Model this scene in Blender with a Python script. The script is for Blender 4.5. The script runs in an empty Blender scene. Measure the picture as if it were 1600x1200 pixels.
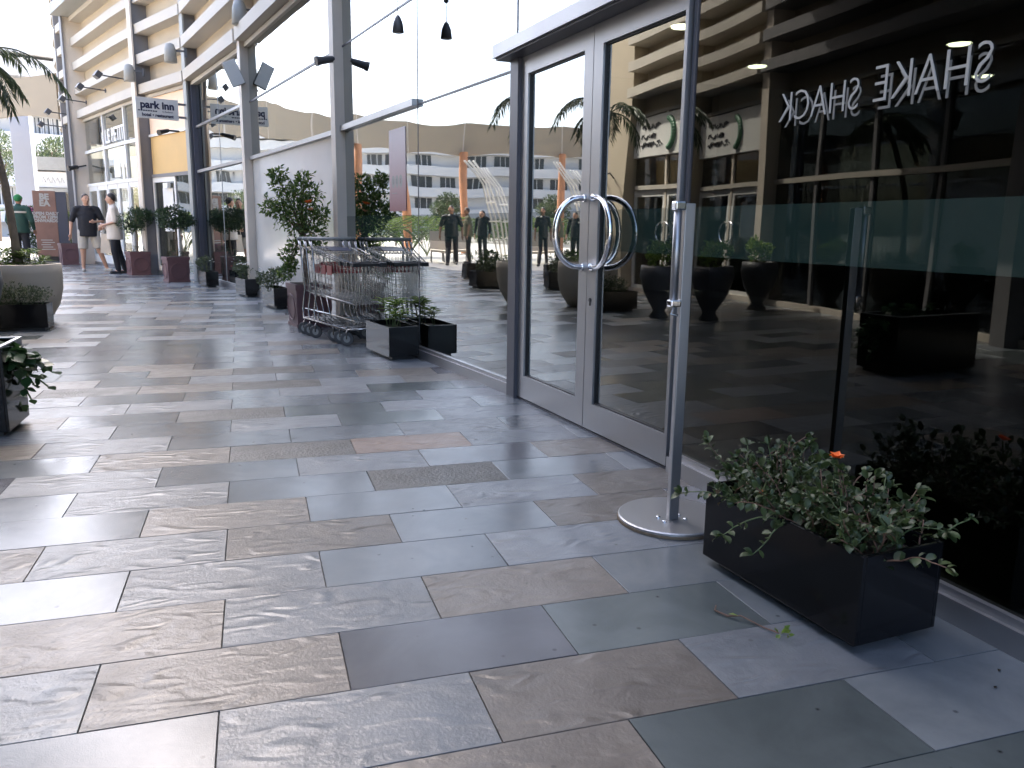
import bpy, bmesh, math, random
from mathutils import Vector, Matrix
random.seed(7)
R = math.radians
scene = bpy.context.scene
C = scene.collection

# ------------------------------------------------------------------ camera
def cam_axes():
    pit, roll, yaw = 0.1920, 0.01416, -0.31034
    F = Vector((-math.sin(yaw)*math.cos(pit), math.cos(yaw)*math.cos(pit), -math.sin(pit)))
    r = Vector((math.cos(yaw), math.sin(yaw), 0)); u = r.cross(F)
    return r*math.cos(roll)+u*math.sin(roll), u*math.cos(roll)-r*math.sin(roll), F
CAM_POS = Vector((0, 0, 1.1193)); CR, CU, CF = cam_axes(); FOC = 1252.7
cd = bpy.data.cameras.new('camera'); cam = bpy.data.objects.new('camera', cd); C.objects.link(cam)
cam.matrix_world = Matrix(((CR.x, CU.x, -CF.x, 0), (CR.y, CU.y, -CF.y, 0), (CR.z, CU.z, -CF.z, 1.1193), (0, 0, 0, 1)))
cd.sensor_width = 36; cd.lens = 36*FOC/1600; cd.clip_end = 2000; cd.clip_start = 0.02
scene.camera = cam
def pix(p):                                   # where a point falls in the 1600x1200 photograph (used only to pick the largest tiles)
    d = Vector(p)-CAM_POS; z = d.dot(CF)
    if z < 0.05: return None
    return 800+FOC*d.dot(CR)/z, 600-FOC*d.dot(CU)/z

# ------------------------------------------------------------------ sky, sun, exposure
SUN_EL, SUN_AZ = R(49), R(21)                # azimuth clockwise from +Y
w = bpy.data.worlds.new("World"); scene.world = w; w.use_nodes = True
nt = w.node_tree; nt.nodes.clear()
sky = nt.nodes.new('ShaderNodeTexSky'); sky.sky_type = 'NISHITA'; sky.sun_disc = False
sky.sun_elevation = SUN_EL; sky.sun_rotation = SUN_AZ; sky.air_density = 0.8; sky.dust_density = 5.0; sky.ozone_density = 1.0
bg = nt.nodes.new('ShaderNodeBackground'); bg.inputs[1].default_value = 0.15
wo = nt.nodes.new('ShaderNodeOutputWorld'); nt.links.new(sky.outputs[0], bg.inputs[0]); nt.links.new(bg.outputs[0], wo.inputs[0])
sd = bpy.data.lights.new('sun', 'SUN'); sd.energy = 2.2; sd.angle = R(0.5); sd.color = (1, 0.94, 0.84)
so = bpy.data.objects.new('sun', sd); C.objects.link(so)
sv = Vector((math.sin(SUN_AZ)*math.cos(SUN_EL), math.cos(SUN_AZ)*math.cos(SUN_EL), math.sin(SUN_EL)))
so.rotation_euler = sv.to_track_quat('Z', 'Y').to_euler(); so.location = sv*50
vs = scene.view_settings; vs.view_transform = 'Standard'; vs.look = 'None'; vs.exposure = 3.0; vs.gamma = 1; vs.use_curve_mapping = False
cy = scene.cycles; cy.use_denoising = True; cy.max_bounces = 8; cy.glossy_bounces = 5; cy.diffuse_bounces = 4; cy.transparent_max_bounces = 24
cy.caustics_reflective = False; cy.caustics_refractive = False; cy.sample_clamp_indirect = 6

# ------------------------------------------------------------------ materials
MATS = {}
def nmat(name, col, rough=0.5, metal=0.0, var=0.12, vscale=6, bump=0.0, bscale=40, spec=0.5, dirt=0.0, emit=None):
    if name in MATS: return MATS[name]
    m = bpy.data.materials.new(name); m.use_nodes = True; t = m.node_tree; L = t.links
    b = t.nodes['Principled BSDF']; b.inputs['Metallic'].default_value = metal; b.inputs['Roughness'].default_value = rough
    b.inputs['Specular IOR Level'].default_value = spec
    geo = t.nodes.new('ShaderNodeNewGeometry')
    n = t.nodes.new('ShaderNodeTexNoise'); n.inputs['Scale'].default_value = vscale; n.inputs['Detail'].default_value = 6; n.inputs['Roughness'].default_value = 0.6
    L.new(geo.outputs['Position'], n.inputs['Vector'])
    cr = t.nodes.new('ShaderNodeValToRGB'); e = cr.color_ramp.elements
    e[0].position = 0.25; e[1].position = 0.75
    e[0].color = tuple(max(0, c*(1-var-dirt)) for c in col)+(1,); e[1].color = tuple(min(1, c*(1+var)) for c in col)+(1,)
    L.new(n.outputs['Fac'], cr.inputs[0]); L.new(cr.outputs[0], b.inputs['Base Color'])
    rm = t.nodes.new('ShaderNodeMapRange'); rm.inputs['To Min'].default_value = max(0.02, rough*0.8); rm.inputs['To Max'].default_value = min(1, rough*1.25)
    L.new(n.outputs['Fac'], rm.inputs['Value']); L.new(rm.outputs[0], b.inputs['Roughness'])
    if bump:
        n2 = t.nodes.new('ShaderNodeTexNoise'); n2.inputs['Scale'].default_value = bscale; n2.inputs['Detail'].default_value = 8
        L.new(geo.outputs['Position'], n2.inputs['Vector'])
        bp = t.nodes.new('ShaderNodeBump'); bp.inputs['Strength'].default_value = 1; bp.inputs['Distance'].default_value = bump
        L.new(n2.outputs['Fac'], bp.inputs['Height']); L.new(bp.outputs[0], b.inputs['Normal'])
    if emit:
        b.inputs['Emission Color'].default_value = emit[:3]+(1,); b.inputs['Emission Strength'].default_value = emit[3]
    MATS[name] = m; return m

def leaf_mat(name, c0, c1, rough=0.45, trans=0.25):
    m = bpy.data.materials.new(name); m.use_nodes = True; t = m.node_tree; L = t.links
    b = t.nodes['Principled BSDF']; b.inputs['Roughness'].default_value = rough
    g = t.nodes.new('ShaderNodeNewGeometry'); oi = t.nodes.new('ShaderNodeObjectInfo')
    a = t.nodes.new('ShaderNodeMath'); a.operation = 'ADD'; L.new(g.outputs['Random Per Island'], a.inputs[0]); L.new(oi.outputs['Random'], a.inputs[1])
    fr = t.nodes.new('ShaderNodeMath'); fr.operation = 'FRACT'; L.new(a.outputs[0], fr.inputs[0])
    cr = t.nodes.new('ShaderNodeValToRGB'); cr.color_ramp.elements[0].color = c0+(1,); cr.color_ramp.elements[1].color = c1+(1,)
    L.new(fr.outputs[0], cr.inputs[0]); L.new(cr.outputs[0], b.inputs['Base Color'])
    tr = t.nodes.new('ShaderNodeBsdfTranslucent'); L.new(cr.outputs[0], tr.inputs[0])
    mx = t.nodes.new('ShaderNodeMixShader'); mx.inputs[0].default_value = trans
    L.new(b.outputs[0], mx.inputs[1]); L.new(tr.outputs[0], mx.inputs[2]); L.new(mx.outputs[0], t.nodes['Material Output'].inputs[0])
    return m

def glass_mat(name, tint, gain=4.0, film=False):
    m = bpy.data.materials.new(name); m.use_nodes = True; t = m.node_tree; L = t.links; t.nodes.clear()
    out = t.nodes.new('ShaderNodeOutputMaterial')
    fr = t.nodes.new('ShaderNodeFresnel'); fr.inputs[0].default_value = 1.5
    g = t.nodes.new('ShaderNodeNewGeometry')
    a = t.nodes.new('ShaderNodeMath'); a.operation = 'MULTIPLY'; a.inputs[1].default_value = gain; L.new(fr.outputs[0], a.inputs[0])
    c = t.nodes.new('ShaderNodeMath'); c.operation = 'MULTIPLY_ADD'; c.inputs[1].default_value = gain-1; c.inputs[2].default_value = 1; L.new(fr.outputs[0], c.inputs[0])
    d = t.nodes.new('ShaderNodeMath'); d.operation = 'DIVIDE'; L.new(a.outputs[0], d.inputs[0]); L.new(c.outputs[0], d.inputs[1])
    bk = t.nodes.new('ShaderNodeMath'); bk.operation = 'SUBTRACT'; bk.inputs[0].default_value = 1; L.new(g.outputs['Backfacing'], bk.inputs[1])
    f = t.nodes.new('ShaderNodeMath'); f.operation = 'MULTIPLY'; L.new(d.outputs[0], f.inputs[0]); L.new(bk.outputs[0], f.inputs[1])
    gl = t.nodes.new('ShaderNodeBsdfGlossy'); gl.inputs['Roughness'].default_value = 0.012; gl.inputs['Color'].default_value = (0.97, 1, 0.98, 1)
    # the slow waviness of float glass
    n = t.nodes.new('ShaderNodeTexNoise'); n.inputs['Scale'].default_value = 0.9; n.inputs['Detail'].default_value = 1; L.new(g.outputs['Position'], n.inputs['Vector'])
    bp = t.nodes.new('ShaderNodeBump'); bp.inputs['Strength'].default_value = 1; bp.inputs['Distance'].default_value = 0.004; L.new(n.outputs['Fac'], bp.inputs['Height']); L.new(bp.outputs[0], gl.inputs['Normal'])
    tr = t.nodes.new('ShaderNodeBsdfDiffuse' if film else 'ShaderNodeBsdfTransparent'); tr.inputs[0].default_value = tint+(1,)
    mx = t.nodes.new('ShaderNodeMixShader'); L.new(f.outputs[0], mx.inputs[0]); L.new(tr.outputs[0], mx.inputs[1]); L.new(gl.outputs[0], mx.inputs[2]); L.new(mx.outputs[0], out.inputs[0])
    return m

def tile_mat(name, col, col2, kind):
    """kind: 'smooth' honed stone, 'riven' split slate, 'grain' flamed stone"""
    m = bpy.data.materials.new(name); m.use_nodes = True; t = m.node_tree; L = t.links
    b = t.nodes['Principled BSDF']; g = t.nodes.new('ShaderNodeNewGeometry'); oi = t.nodes.new('ShaderNodeObjectInfo')
    off = t.nodes.new('ShaderNodeVectorMath'); off.operation = 'SCALE'; off.inputs[0].default_value = (37, 19, 53)
    ad = t.nodes.new('ShaderNodeMath'); ad.operation = 'ADD'; L.new(oi.outputs['Random'], ad.inputs[0]); L.new(g.outputs['Random Per Island'], ad.inputs[1])
    rnd = t.nodes.new('ShaderNodeMath'); rnd.operation = 'FRACT'; L.new(ad.outputs[0], rnd.inputs[0]); L.new(rnd.outputs[0], off.inputs['Scale'])
    pos = t.nodes.new('ShaderNodeVectorMath'); pos.operation = 'ADD'; L.new(g.outputs['Position'], pos.inputs[0]); L.new(off.outputs[0], pos.inputs[1])
    n = t.nodes.new('ShaderNodeTexNoise'); n.inputs['Scale'].default_value = 3.2; n.inputs['Detail'].default_value = 9; n.inputs['Roughness'].default_value = 0.62; n.inputs['Distortion'].default_value = 0.6
    L.new(pos.outputs[0], n.inputs['Vector'])
    cr = t.nodes.new('ShaderNodeValToRGB'); e = cr.color_ramp.elements; e[0].position = 0.3; e[1].position = 0.72
    e[0].color = col+(1,); e[1].color = col2+(1,); L.new(n.outputs['Fac'], cr.inputs[0])
    hv = t.nodes.new('ShaderNodeHueSaturation'); L.new(cr.outputs[0], hv.inputs['Color'])
    mr = t.nodes.new('ShaderNodeMapRange'); mr.inputs['To Min'].default_value = 0.80; mr.inputs['To Max'].default_value = 1.2
    L.new(rnd.outputs[0], mr.inputs['Value']); L.new(mr.outputs[0], hv.inputs['Value'])
    # walked-in dirt: soft blotches and small dark specks that run across the joints
    st = t.nodes.new('ShaderNodeTexNoise'); st.inputs['Scale'].default_value = 1.7; st.inputs['Detail'].default_value = 7; L.new(g.outputs['Position'], st.inputs['Vector'])
    sm_ = t.nodes.new('ShaderNodeMapRange'); sm_.inputs['From Min'].default_value = .3; sm_.inputs['From Max'].default_value = .7; sm_.inputs['To Min'].default_value = .78; sm_.inputs['To Max'].default_value = 1.12; L.new(st.outputs['Fac'], sm_.inputs['Value'])
    vo = t.nodes.new('ShaderNodeTexVoronoi'); vo.inputs['Scale'].default_value = 9; L.new(g.outputs['Position'], vo.inputs['Vector'])
    vm = t.nodes.new('ShaderNodeMapRange'); vm.inputs['From Min'].default_value = .035; vm.inputs['From Max'].default_value = .075; vm.inputs['To Min'].default_value = .45; vm.inputs['To Max'].default_value = 1; L.new(vo.outputs['Distance'], vm.inputs['Value'])
    mu = t.nodes.new('ShaderNodeMath'); mu.operation = 'MULTIPLY'; L.new(sm_.outputs[0], mu.inputs[0]); L.new(vm.outputs[0], mu.inputs[1])
    vx = t.nodes.new('ShaderNodeVectorMath'); vx.operation = 'SCALE'; L.new(hv.outputs[0], vx.inputs[0]); L.new(mu.outputs[0], vx.inputs['Scale']); L.new(vx.outputs[0], b.inputs['Base Color'])
    fine = t.nodes.new('ShaderNodeTexNoise'); fine.inputs['Scale'].default_value = 260; fine.inputs['Detail'].default_value = 3; L.new(pos.outputs[0], fine.inputs['Vector'])
    big = t.nodes.new('ShaderNodeTexNoise'); big.inputs['Scale'].default_value = 9; big.inputs['Detail'].default_value = 4; L.new(pos.outputs[0], big.inputs['Vector'])
    r0, r1 = {'smooth': (0.19, 0.265), 'riven': (0.30, 0.42), 'grain': (0.36, 0.54)}[kind]
    rr = t.nodes.new('ShaderNodeMapRange'); rr.inputs['From Min'].default_value = 0.3; rr.inputs['From Max'].default_value = 0.7
    rr.inputs['To Min'].default_value = r0; rr.inputs['To Max'].default_value = r1; L.new(big.outputs['Fac'], rr.inputs['Value']); L.new(rr.outputs[0], b.inputs['Roughness'])
    b.inputs['IOR'].default_value = 1.56
    if kind == 'riven':
        mp = t.nodes.new('ShaderNodeMapping'); mp.inputs['Rotation'].default_value = (0, 0, 0.5); mp.inputs['Scale'].default_value = (1, 2.1, 1); L.new(pos.outputs[0], mp.inputs['Vector'])
        rg = t.nodes.new('ShaderNodeTexNoise'); rg.noise_type = 'RIDGED_MULTIFRACTAL'; rg.inputs['Scale'].default_value = 7.0; rg.inputs['Detail'].default_value = 8; rg.inputs['Roughness'].default_value = 0.55
        rg.inputs['Distortion'].default_value = 0.9; L.new(mp.outputs[0], rg.inputs['Vector'])
        b1 = t.nodes.new('ShaderNodeBump'); b1.inputs['Distance'].default_value = 0.0085; b1.inputs['Strength'].default_value = 0.95; L.new(rg.outputs['Fac'], b1.inputs['Height'])
        b2 = t.nodes.new('ShaderNodeBump'); b2.inputs['Distance'].default_value = 0.006; b2.inputs['Strength'].default_value = 0.8; L.new(n.outputs['Fac'], b2.inputs['Height']); L.new(b1.outputs[0], b2.inputs['Normal'])
        fine.inputs['Scale'].default_value = 110; b3 = t.nodes.new('ShaderNodeBump'); b3.inputs['Distance'].default_value = 0.0012; L.new(fine.outputs['Fac'], b3.inputs['Height']); L.new(b2.outputs[0], b3.inputs['Normal'])
        L.new(b3.outputs[0], b.inputs['Normal'])
    else:
        b1 = t.nodes.new('ShaderNodeBump'); b1.inputs['Strength'].default_value = 1
        if kind == 'grain': fine.inputs['Scale'].default_value = 70; b1.inputs['Distance'].default_value = 0.005
        else: b1.inputs['Distance'].default_value = 0.00025
        L.new(fine.outputs['Fac'], b1.inputs['Height'])
        b2 = t.nodes.new('ShaderNodeBump'); b2.inputs['Distance'].default_value = 0.0007; L.new(big.outputs['Fac'], b2.inputs['Height']); L.new(b1.outputs[0], b2.inputs['Normal'])
        L.new(b2.outputs[0], b.inputs['Normal'])
    return m

M = dict(
 alu=nmat('aluminium', (0.36, 0.36, 0.37), 0.38, 0.85, 0.08, 3, 0.0004, 60),
 aludk=nmat('dark anodised frame', (0.085, 0.085, 0.10), 0.42, 0.4, 0.1, 3),
 steel=nmat('grey painted steel', (0.17, 0.165, 0.17), 0.5, 0.0, 0.1, 2.5, 0.0004, 50),
 navy=nmat('dark blue painted steel', (0.05, 0.053, 0.075), 0.45, 0.0, 0.1, 3),
 post=nmat('warm grey painted column', (0.60, 0.53, 0.45), 0.5, 0.0, 0.07, 1.5, 0.0005, 40, dirt=0.04),
 beige=nmat('beige render', (0.46, 0.39, 0.295), 0.85, 0, 0.06, 0.8, 0.001, 60, dirt=0.05),
 beam=nmat('pale painted louvre beam', (0.47, 0.43, 0.37), 0.6, 0, 0.05, 1.2, 0.0008, 50, dirt=0.04),
 white=nmat('white paint', (0.75, 0.74, 0.71), 0.4, 0, 0.04, 3),
 frost=nmat('frosted white film', (0.58, 0.57, 0.54), 0.13, 0, 0.06, 1.3, 0.0015, 2.2),
 orange=nmat('orange blind', (0.60, 0.40, 0.17), 0.7, 0, 0.06, 2),
 peach=nmat('pale peach panel', (0.80, 0.60, 0.44), 0.7, 0, 0.06, 2),
 cream=nmat('cream wall', (0.68, 0.60, 0.46), 0.8, 0, 0.06, 2),
 chrome=nmat('polished chrome', (0.80, 0.80, 0.82), 0.08, 1.0, 0.03, 10),
 wire=nmat('zinc plated wire', (0.40, 0.39, 0.38), 0.25, 1.0, 0.15, 30),
 blackgl=nmat('gloss black stone', (0.005, 0.005, 0.006), 0.14, 0, 0.3, 5, spec=0.35),
 black=nmat('black plastic', (0.012, 0.012, 0.014), 0.45, 0, 0.2, 8),
 dkgrey=nmat('dark grey casing', (0.055, 0.055, 0.06), 0.45, 0, 0.15, 8),
 grey=nmat('light grey casing', (0.30, 0.30, 0.28), 0.5, 0, 0.08, 8),
 soil=nmat('potting soil', (0.03, 0.022, 0.015), 0.95, 0, 0.4, 40, 0.02, 60),
 mauve=nmat('mauve painted pot', (0.135, 0.070, 0.075), 0.55, 0, 0.15, 6, 0.001, 50),
 bowl=nmat('cream concrete bowl', (0.52, 0.46, 0.38), 0.7, 0, 0.06, 2, 0.001, 70, dirt=0.06),
 bark=nmat('bark', (0.14, 0.10, 0.07), 0.9, 0, 0.35, 25, 0.01, 60),
 palmbark=nmat('palm bark', (0.20, 0.16, 0.12), 0.9, 0, 0.3, 15, 0.01, 30),
 red=nmat('red plastic', (0.26, 0.02, 0.025), 0.4, 0, 0.1, 8),
 rubber=nmat('grey rubber tyre', (0.07, 0.07, 0.072), 0.6, 0, 0.2, 20),
 navyp=nmat('navy printed panel', (0.05, 0.055, 0.09), 0.35, 0, 0.1, 8),
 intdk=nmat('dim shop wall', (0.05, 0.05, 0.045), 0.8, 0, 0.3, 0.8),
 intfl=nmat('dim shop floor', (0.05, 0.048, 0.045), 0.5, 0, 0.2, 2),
 lamp=nmat('lit downlight', (1, 0.95, 0.8), 0.4, emit=(1, 0.86, 0.6, 5.0)),
 greenfilm=nmat('green frosted film', (0.060, 0.115, 0.095), 0.75, 0, 0.06, 3, spec=0.1),
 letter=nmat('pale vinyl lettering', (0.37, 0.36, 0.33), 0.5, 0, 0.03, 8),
 ghost=nmat('painted letter reflection', (0.17, 0.165, 0.15), 0.5, 0, 0.03, 8),
 sign=nmat('grey white sign board', (0.66, 0.65, 0.62), 0.5, 0, 0.03, 4),
 ink=nmat('navy ink', (0.012, 0.015, 0.05), 0.5, 0, 0.05, 8),
 ceram=nmat('brown poster', (0.22, 0.115, 0.085), 0.5, 0, 0.25, 2.2),
 plaza=nmat('pale plaza paving', (0.40, 0.38, 0.345), 0.6, 0, 0.12, 0.6, 0.001, 30),
 fabric=nmat('beige canopy fabric', (0.36, 0.295, 0.215), 0.8, 0, 0.05, 0.7, 0.004, 3),
 flats=nmat('white render', (0.50, 0.50, 0.50), 0.8, 0, 0.05, 0.3, dirt=0.03),
 window=nmat('dark window glass', (0.05, 0.055, 0.06), 0.12, 0, 0.3, 0.6),
 terracotta=nmat('orange brown post', (0.48, 0.22, 0.11), 0.6, 0, 0.1, 2),
 grout=nmat('dark grout', (0.035, 0.034, 0.033), 0.9, 0, 0.3, 30),
 olive=nmat('olive planter', (0.10, 0.11, 0.05), 0.5, 0, 0.1, 6),
 skinp=nmat('light skin', (0.46, 0.27, 0.19), 0.5, 0, 0.06, 12),
 skinb=nmat('brown skin', (0.26, 0.14, 0.09), 0.5, 0, 0.06, 12),
 hair=nmat('black hair', (0.012, 0.010, 0.010), 0.5, 0, 0.3, 60, 0.003, 150),
 hairb=nmat('cropped brown hair', (0.05, 0.035, 0.028), 0.6, 0, 0.3, 60, 0.003, 150),
 navycl=nmat('navy cloth', (0.010, 0.011, 0.016), 0.8, 0, 0.25, 12, 0.004, 18),
 khaki=nmat('pale grey cotton', (0.42, 0.40, 0.36), 0.85, 0, 0.1, 8, 0.006, 14),
 shirtw=nmat('off white cotton', (0.62, 0.57, 0.51), 0.85, 0, 0.06, 8, 0.006, 14),
 greencl=nmat('dark green cloth', (0.014, 0.05, 0.038), 0.8, 0, 0.2, 9, 0.005, 14),
 greencap=nmat('bright green cloth', (0.02, 0.16, 0.05), 0.8, 0, 0.1, 9),
 dust=nmat('dusty canvas bag', (0.62, 0.55, 0.46), 0.7, 0, 0.06, 8, 0.006, 14),
 flesh=nmat('orange petal', (0.80, 0.16, 0.02), 0.5, 0, 0.12, 30),
 petalw=nmat('white petal', (0.80, 0.79, 0.74), 0.5, 0, 0.05, 30),
 petalp=nmat('magenta petal', (0.40, 0.06, 0.26), 0.5, 0, 0.2, 10),
 stemg=nmat('pinkish brown stem', (0.14, 0.075, 0.05), 0.6, 0, 0.2, 30),
 stemgr=nmat('green stem', (0.07, 0.10, 0.035), 0.6, 0, 0.2, 30),
)
LF = dict(
 fg=leaf_mat('sage leaf', (0.020, 0.037, 0.010), (0.072, 0.100, 0.035)),
 big=leaf_mat('dark broad leaf', (0.015, 0.045, 0.015), (0.035, 0.085, 0.028), 0.35),
 box=leaf_mat('dark topiary leaf', (0.010, 0.030, 0.010), (0.045, 0.085, 0.028)),
 fic=leaf_mat('ficus leaf', (0.030, 0.075, 0.016), (0.15, 0.21, 0.05), 0.45, 0.4),
 shrub=leaf_mat('olive shrub leaf', (0.035, 0.055, 0.022), (0.10, 0.13, 0.06)),
 palm=leaf_mat('palm leaf', (0.03, 0.05, 0.025), (0.09, 0.12, 0.06)),
 lime=leaf_mat('lime leaf', (0.08, 0.16, 0.02), (0.22, 0.30, 0.05), 0.45, 0.4),
)
GL = glass_mat('coated glass', (0.30, 0.33, 0.32), 4.0)
GLR = glass_mat('coated glass, right bay', (0.20, 0.23, 0.22), 1.35)
FILM = glass_mat('green safety film', (0.016, 0.031, 0.026), 1.8, True)
GLD = glass_mat('coated glass over lit shop', (0.55, 0.56, 0.54), 3.0)
TM = dict(
 S=tile_mat('honed blue grey slate', (0.098, 0.112, 0.123), (0.161, 0.175, 0.185), 'smooth'),
 L=tile_mat('riven blue grey slate', (0.117, 0.130, 0.146), (0.202, 0.216, 0.231), 'riven'),
 T=tile_mat('riven tan slate', (0.104, 0.092, 0.081), (0.172, 0.155, 0.138), 'riven'),
 D=tile_mat('flamed dark stone', (0.044, 0.044, 0.042), (0.088, 0.088, 0.084), 'grain'),
 G=tile_mat('honed green slate', (0.066, 0.080, 0.082), (0.104, 0.120, 0.122), 'smooth'),
 P=tile_mat('honed violet slate', (0.078, 0.080, 0.091), (0.114, 0.117, 0.130), 'smooth'),
 K=tile_mat('riven peach slate', (0.154, 0.108, 0.083), (0.242, 0.171, 0.132), 'riven'),
)

# ------------------------------------------------------------------ mesh helpers
class MB:
    def __init__(s): s.v, s.f = [], []
    def quad8(s, P):                                        # 8 corners: bottom 4 ccw, top 4
        k = len(s.v); s.v += [tuple(p) for p in P]
        s.f += [(k+3, k+2, k+1, k), (k+4, k+5, k+6, k+7)]+[(k+i, k+(i+1) % 4, k+4+(i+1) % 4, k+4+i) for i in range(4)]
        return s
    def box(s, x0, x1, y0, y1, z0, z1):
        return s.quad8([(x0, y0, z0), (x1, y0, z0), (x1, y1, z0), (x0, y1, z0), (x0, y0, z1), (x1, y0, z1), (x1, y1, z1), (x0, y1, z1)])
    def bbox(s, x0, x1, y0, y1, z0, z1, b=0.006):           # box with bevelled edges
        k = len(s.v)
        X, Y, Z = (x0, x1), (y0, y1), (z0, z1); bm = bmesh.new()
        bmesh.ops.create_cube(bm, size=1)
        for v in bm.verts: v.co = Vector((X[v.co.x > 0], Y[v.co.y > 0], Z[v.co.z > 0]))
        bmesh.ops.bevel(bm, geom=bm.edges[:], offset=b, segments=2, affect='EDGES', profile=0.6)
        bm.verts.index_update(); s.v += [tuple(v.co) for v in bm.verts]; s.f += [tuple(k+v.index for v in f.verts) for f in bm.faces]; bm.free(); return s
    def tube(s, pts, r, n=6, cap=True):
        pts = [Vector(p) for p in pts]; rr = r if isinstance(r, (list, tuple)) else [r]*len(pts); k = len(s.v)
        ref = None
        for i, p in enumerate(pts):
            d = (pts[min(i+1, len(pts)-1)]-pts[max(i-1, 0)]).normalized()
            if ref is None: ref = d.orthogonal().normalized()
            ref = (ref-d*ref.dot(d)); ref = ref.normalized() if ref.length > 1e-6 else d.orthogonal().normalized()
            q = d.cross(ref)
            for j in range(n):
                a = 2*math.pi*j/n; s.v.append(tuple(p+(ref*math.cos(a)+q*math.sin(a))*rr[i]))
        for i in range(len(pts)-1):
            for j in range(n): s.f.append((k+i*n+j, k+i*n+(j+1) % n, k+(i+1)*n+(j+1) % n, k+(i+1)*n+j))
        if cap: s.f += [tuple(k+j for j in range(n-1, -1, -1)), tuple(k+(len(pts)-1)*n+j for j in range(n))]
        return s
    def lathe(s, prof, c=(0, 0, 0), n=32):
        k = len(s.v)
        for (r, z) in prof:
            for j in range(n): a = 2*math.pi*j/n; s.v.append((c[0]+r*math.cos(a), c[1]+r*math.sin(a), c[2]+z))
        for i in range(len(prof)-1):
            for j in range(n): s.f.append((k+i*n+j, k+i*n+(j+1) % n, k+(i+1)*n+(j+1) % n, k+(i+1)*n+j))
        if prof[0][0] > 1e-4: s.f.append(tuple(k+j for j in range(n-1, -1, -1)))
        if prof[-1][0] > 1e-4: s.f.append(tuple(k+(len(prof)-1)*n+j for j in range(n)))
        return s
    def ball(s, c, r, n=10, m=7):
        rx, ry, rz = r if isinstance(r, (tuple, list)) else (r, r, r); k = len(s.v)
        for i in range(1, m):
            t = math.pi*i/m
            for j in range(n): a = 2*math.pi*j/n; s.v.append((c[0]+rx*math.sin(t)*math.cos(a), c[1]+ry*math.sin(t)*math.sin(a), c[2]-rz*math.cos(t)))
        for i in range(m-2):
            for j in range(n): s.f.append((k+i*n+j, k+i*n+(j+1) % n, k+(i+1)*n+(j+1) % n, k+(i+1)*n+j))
        b = len(s.v); s.v += [(c[0], c[1], c[2]-rz), (c[0], c[1], c[2]+rz)]
        for j in range(n): s.f += [(b, k+(j+1) % n, k+j), (b+1, k+(m-2)*n+j, k+(m-2)*n+(j+1) % n)]
        return s
    def add(s, v, f, mat=None):
        k = len(s.v); s.v += [tuple(mat @ Vector(p)) if mat else tuple(p) for p in v]; s.f += [tuple(k+i for i in q) for q in f]; return s
    def leaf(s, p, d, up, L, W, fold=0.15):                 # a folded six-point leaf: 4 faces
        d = d.normalized(); sd = d.cross(up); sd = sd.normalized() if sd.length > 1e-5 else d.orthogonal().normalized(); nn = sd.cross(d)
        k = len(s.v); lift = nn*W*fold
        s.v += [tuple(p), tuple(p+d*L*0.42+sd*W*0.5+lift), tuple(p+d*L*0.42-nn*W*0.1), tuple(p+d*L*0.42-sd*W*0.5+lift), tuple(p+d*L-nn*L*0.12)]
        s.f += [(k, k+2, k+1), (k, k+3, k+2), (k+1, k+2, k+4), (k+2, k+3, k+4)]; return s
    def mesh(s, name, mat, smooth=False):
        me = bpy.data.meshes.new(name); me.from_pydata(s.v, [], s.f); me.materials.append(mat)
        if smooth: me.shade_smooth()
        me.update(); return me
    def build(s, name, mat, parent=None, smooth=False):
        o = bpy.data.objects.new(name, s.mesh(name, mat, smooth)); C.objects.link(o)
        if parent:
            o.parent = parent; o.matrix_parent_inverse = root_inv(parent)
        return o
def root_inv(p):
    return world_of(p).inverted()
def world_of(o):
    m = o.matrix_basis.copy()
    if o.parent: m = world_of(o.parent) @ o.matrix_parent_inverse @ m
    return m
def tag(o, label=None, cat=None, group=None, kind=None):
    if label: o['label'] = label
    if cat: o['category'] = cat
    if group: o['group'] = group
    if kind: o['kind'] = kind
    return o
def empty(name, loc, label, cat, group=None, rz=0):
    o = bpy.data.objects.new(name, None); C.objects.link(o); o.location = loc; o.rotation_euler = (0, 0, rz); o.empty_display_size = 0.1
    return tag(o, label, cat, group)
def copy_tree(o, parent=None):
    c = o.copy(); C.objects.link(c); c.parent = parent
    for ch in list(o.children): copy_tree(ch, c)
    return c
def text_geo(body, size, extrude=0.002, align='CENTER', mirror=False, shear=0.0, weight=0.0):
    cu = bpy.data.curves.new('lettering', 'FONT'); cu.body = body; cu.size = size; cu.extrude = extrude; cu.align_x = align; cu.align_y = 'CENTER'; cu.resolution_u = 3; cu.offset = weight
    o = bpy.data.objects.new('lettering', cu); C.objects.link(o)
    bpy.context.view_layer.update()
    me = bpy.data.meshes.new_from_object(o.evaluated_get(bpy.context.evaluated_depsgraph_get()))
    v = [tuple(((-1 if mirror else 1)*p.co.x, p.co.y, p.co.z)) for p in me.vertices]; f = [tuple(p.vertices) for p in me.polygons]
    if mirror: f = [q[::-1] for q in f]
    bpy.data.objects.remove(o); bpy.data.curves.remove(cu); bpy.data.meshes.remove(me)
    return v, f
def frame_mat(pos, right, normal):                          # text plane: x=right, y=up(z), z=normal
    r = Vector(right).normalized(); n = Vector(normal).normalized(); u = n.cross(r)
    return Matrix(((r.x, u.x, n.x, pos[0]), (r.y, u.y, n.y, pos[1]), (r.z, u.z, n.z, pos[2]), (0, 0, 0, 1)))

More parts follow.
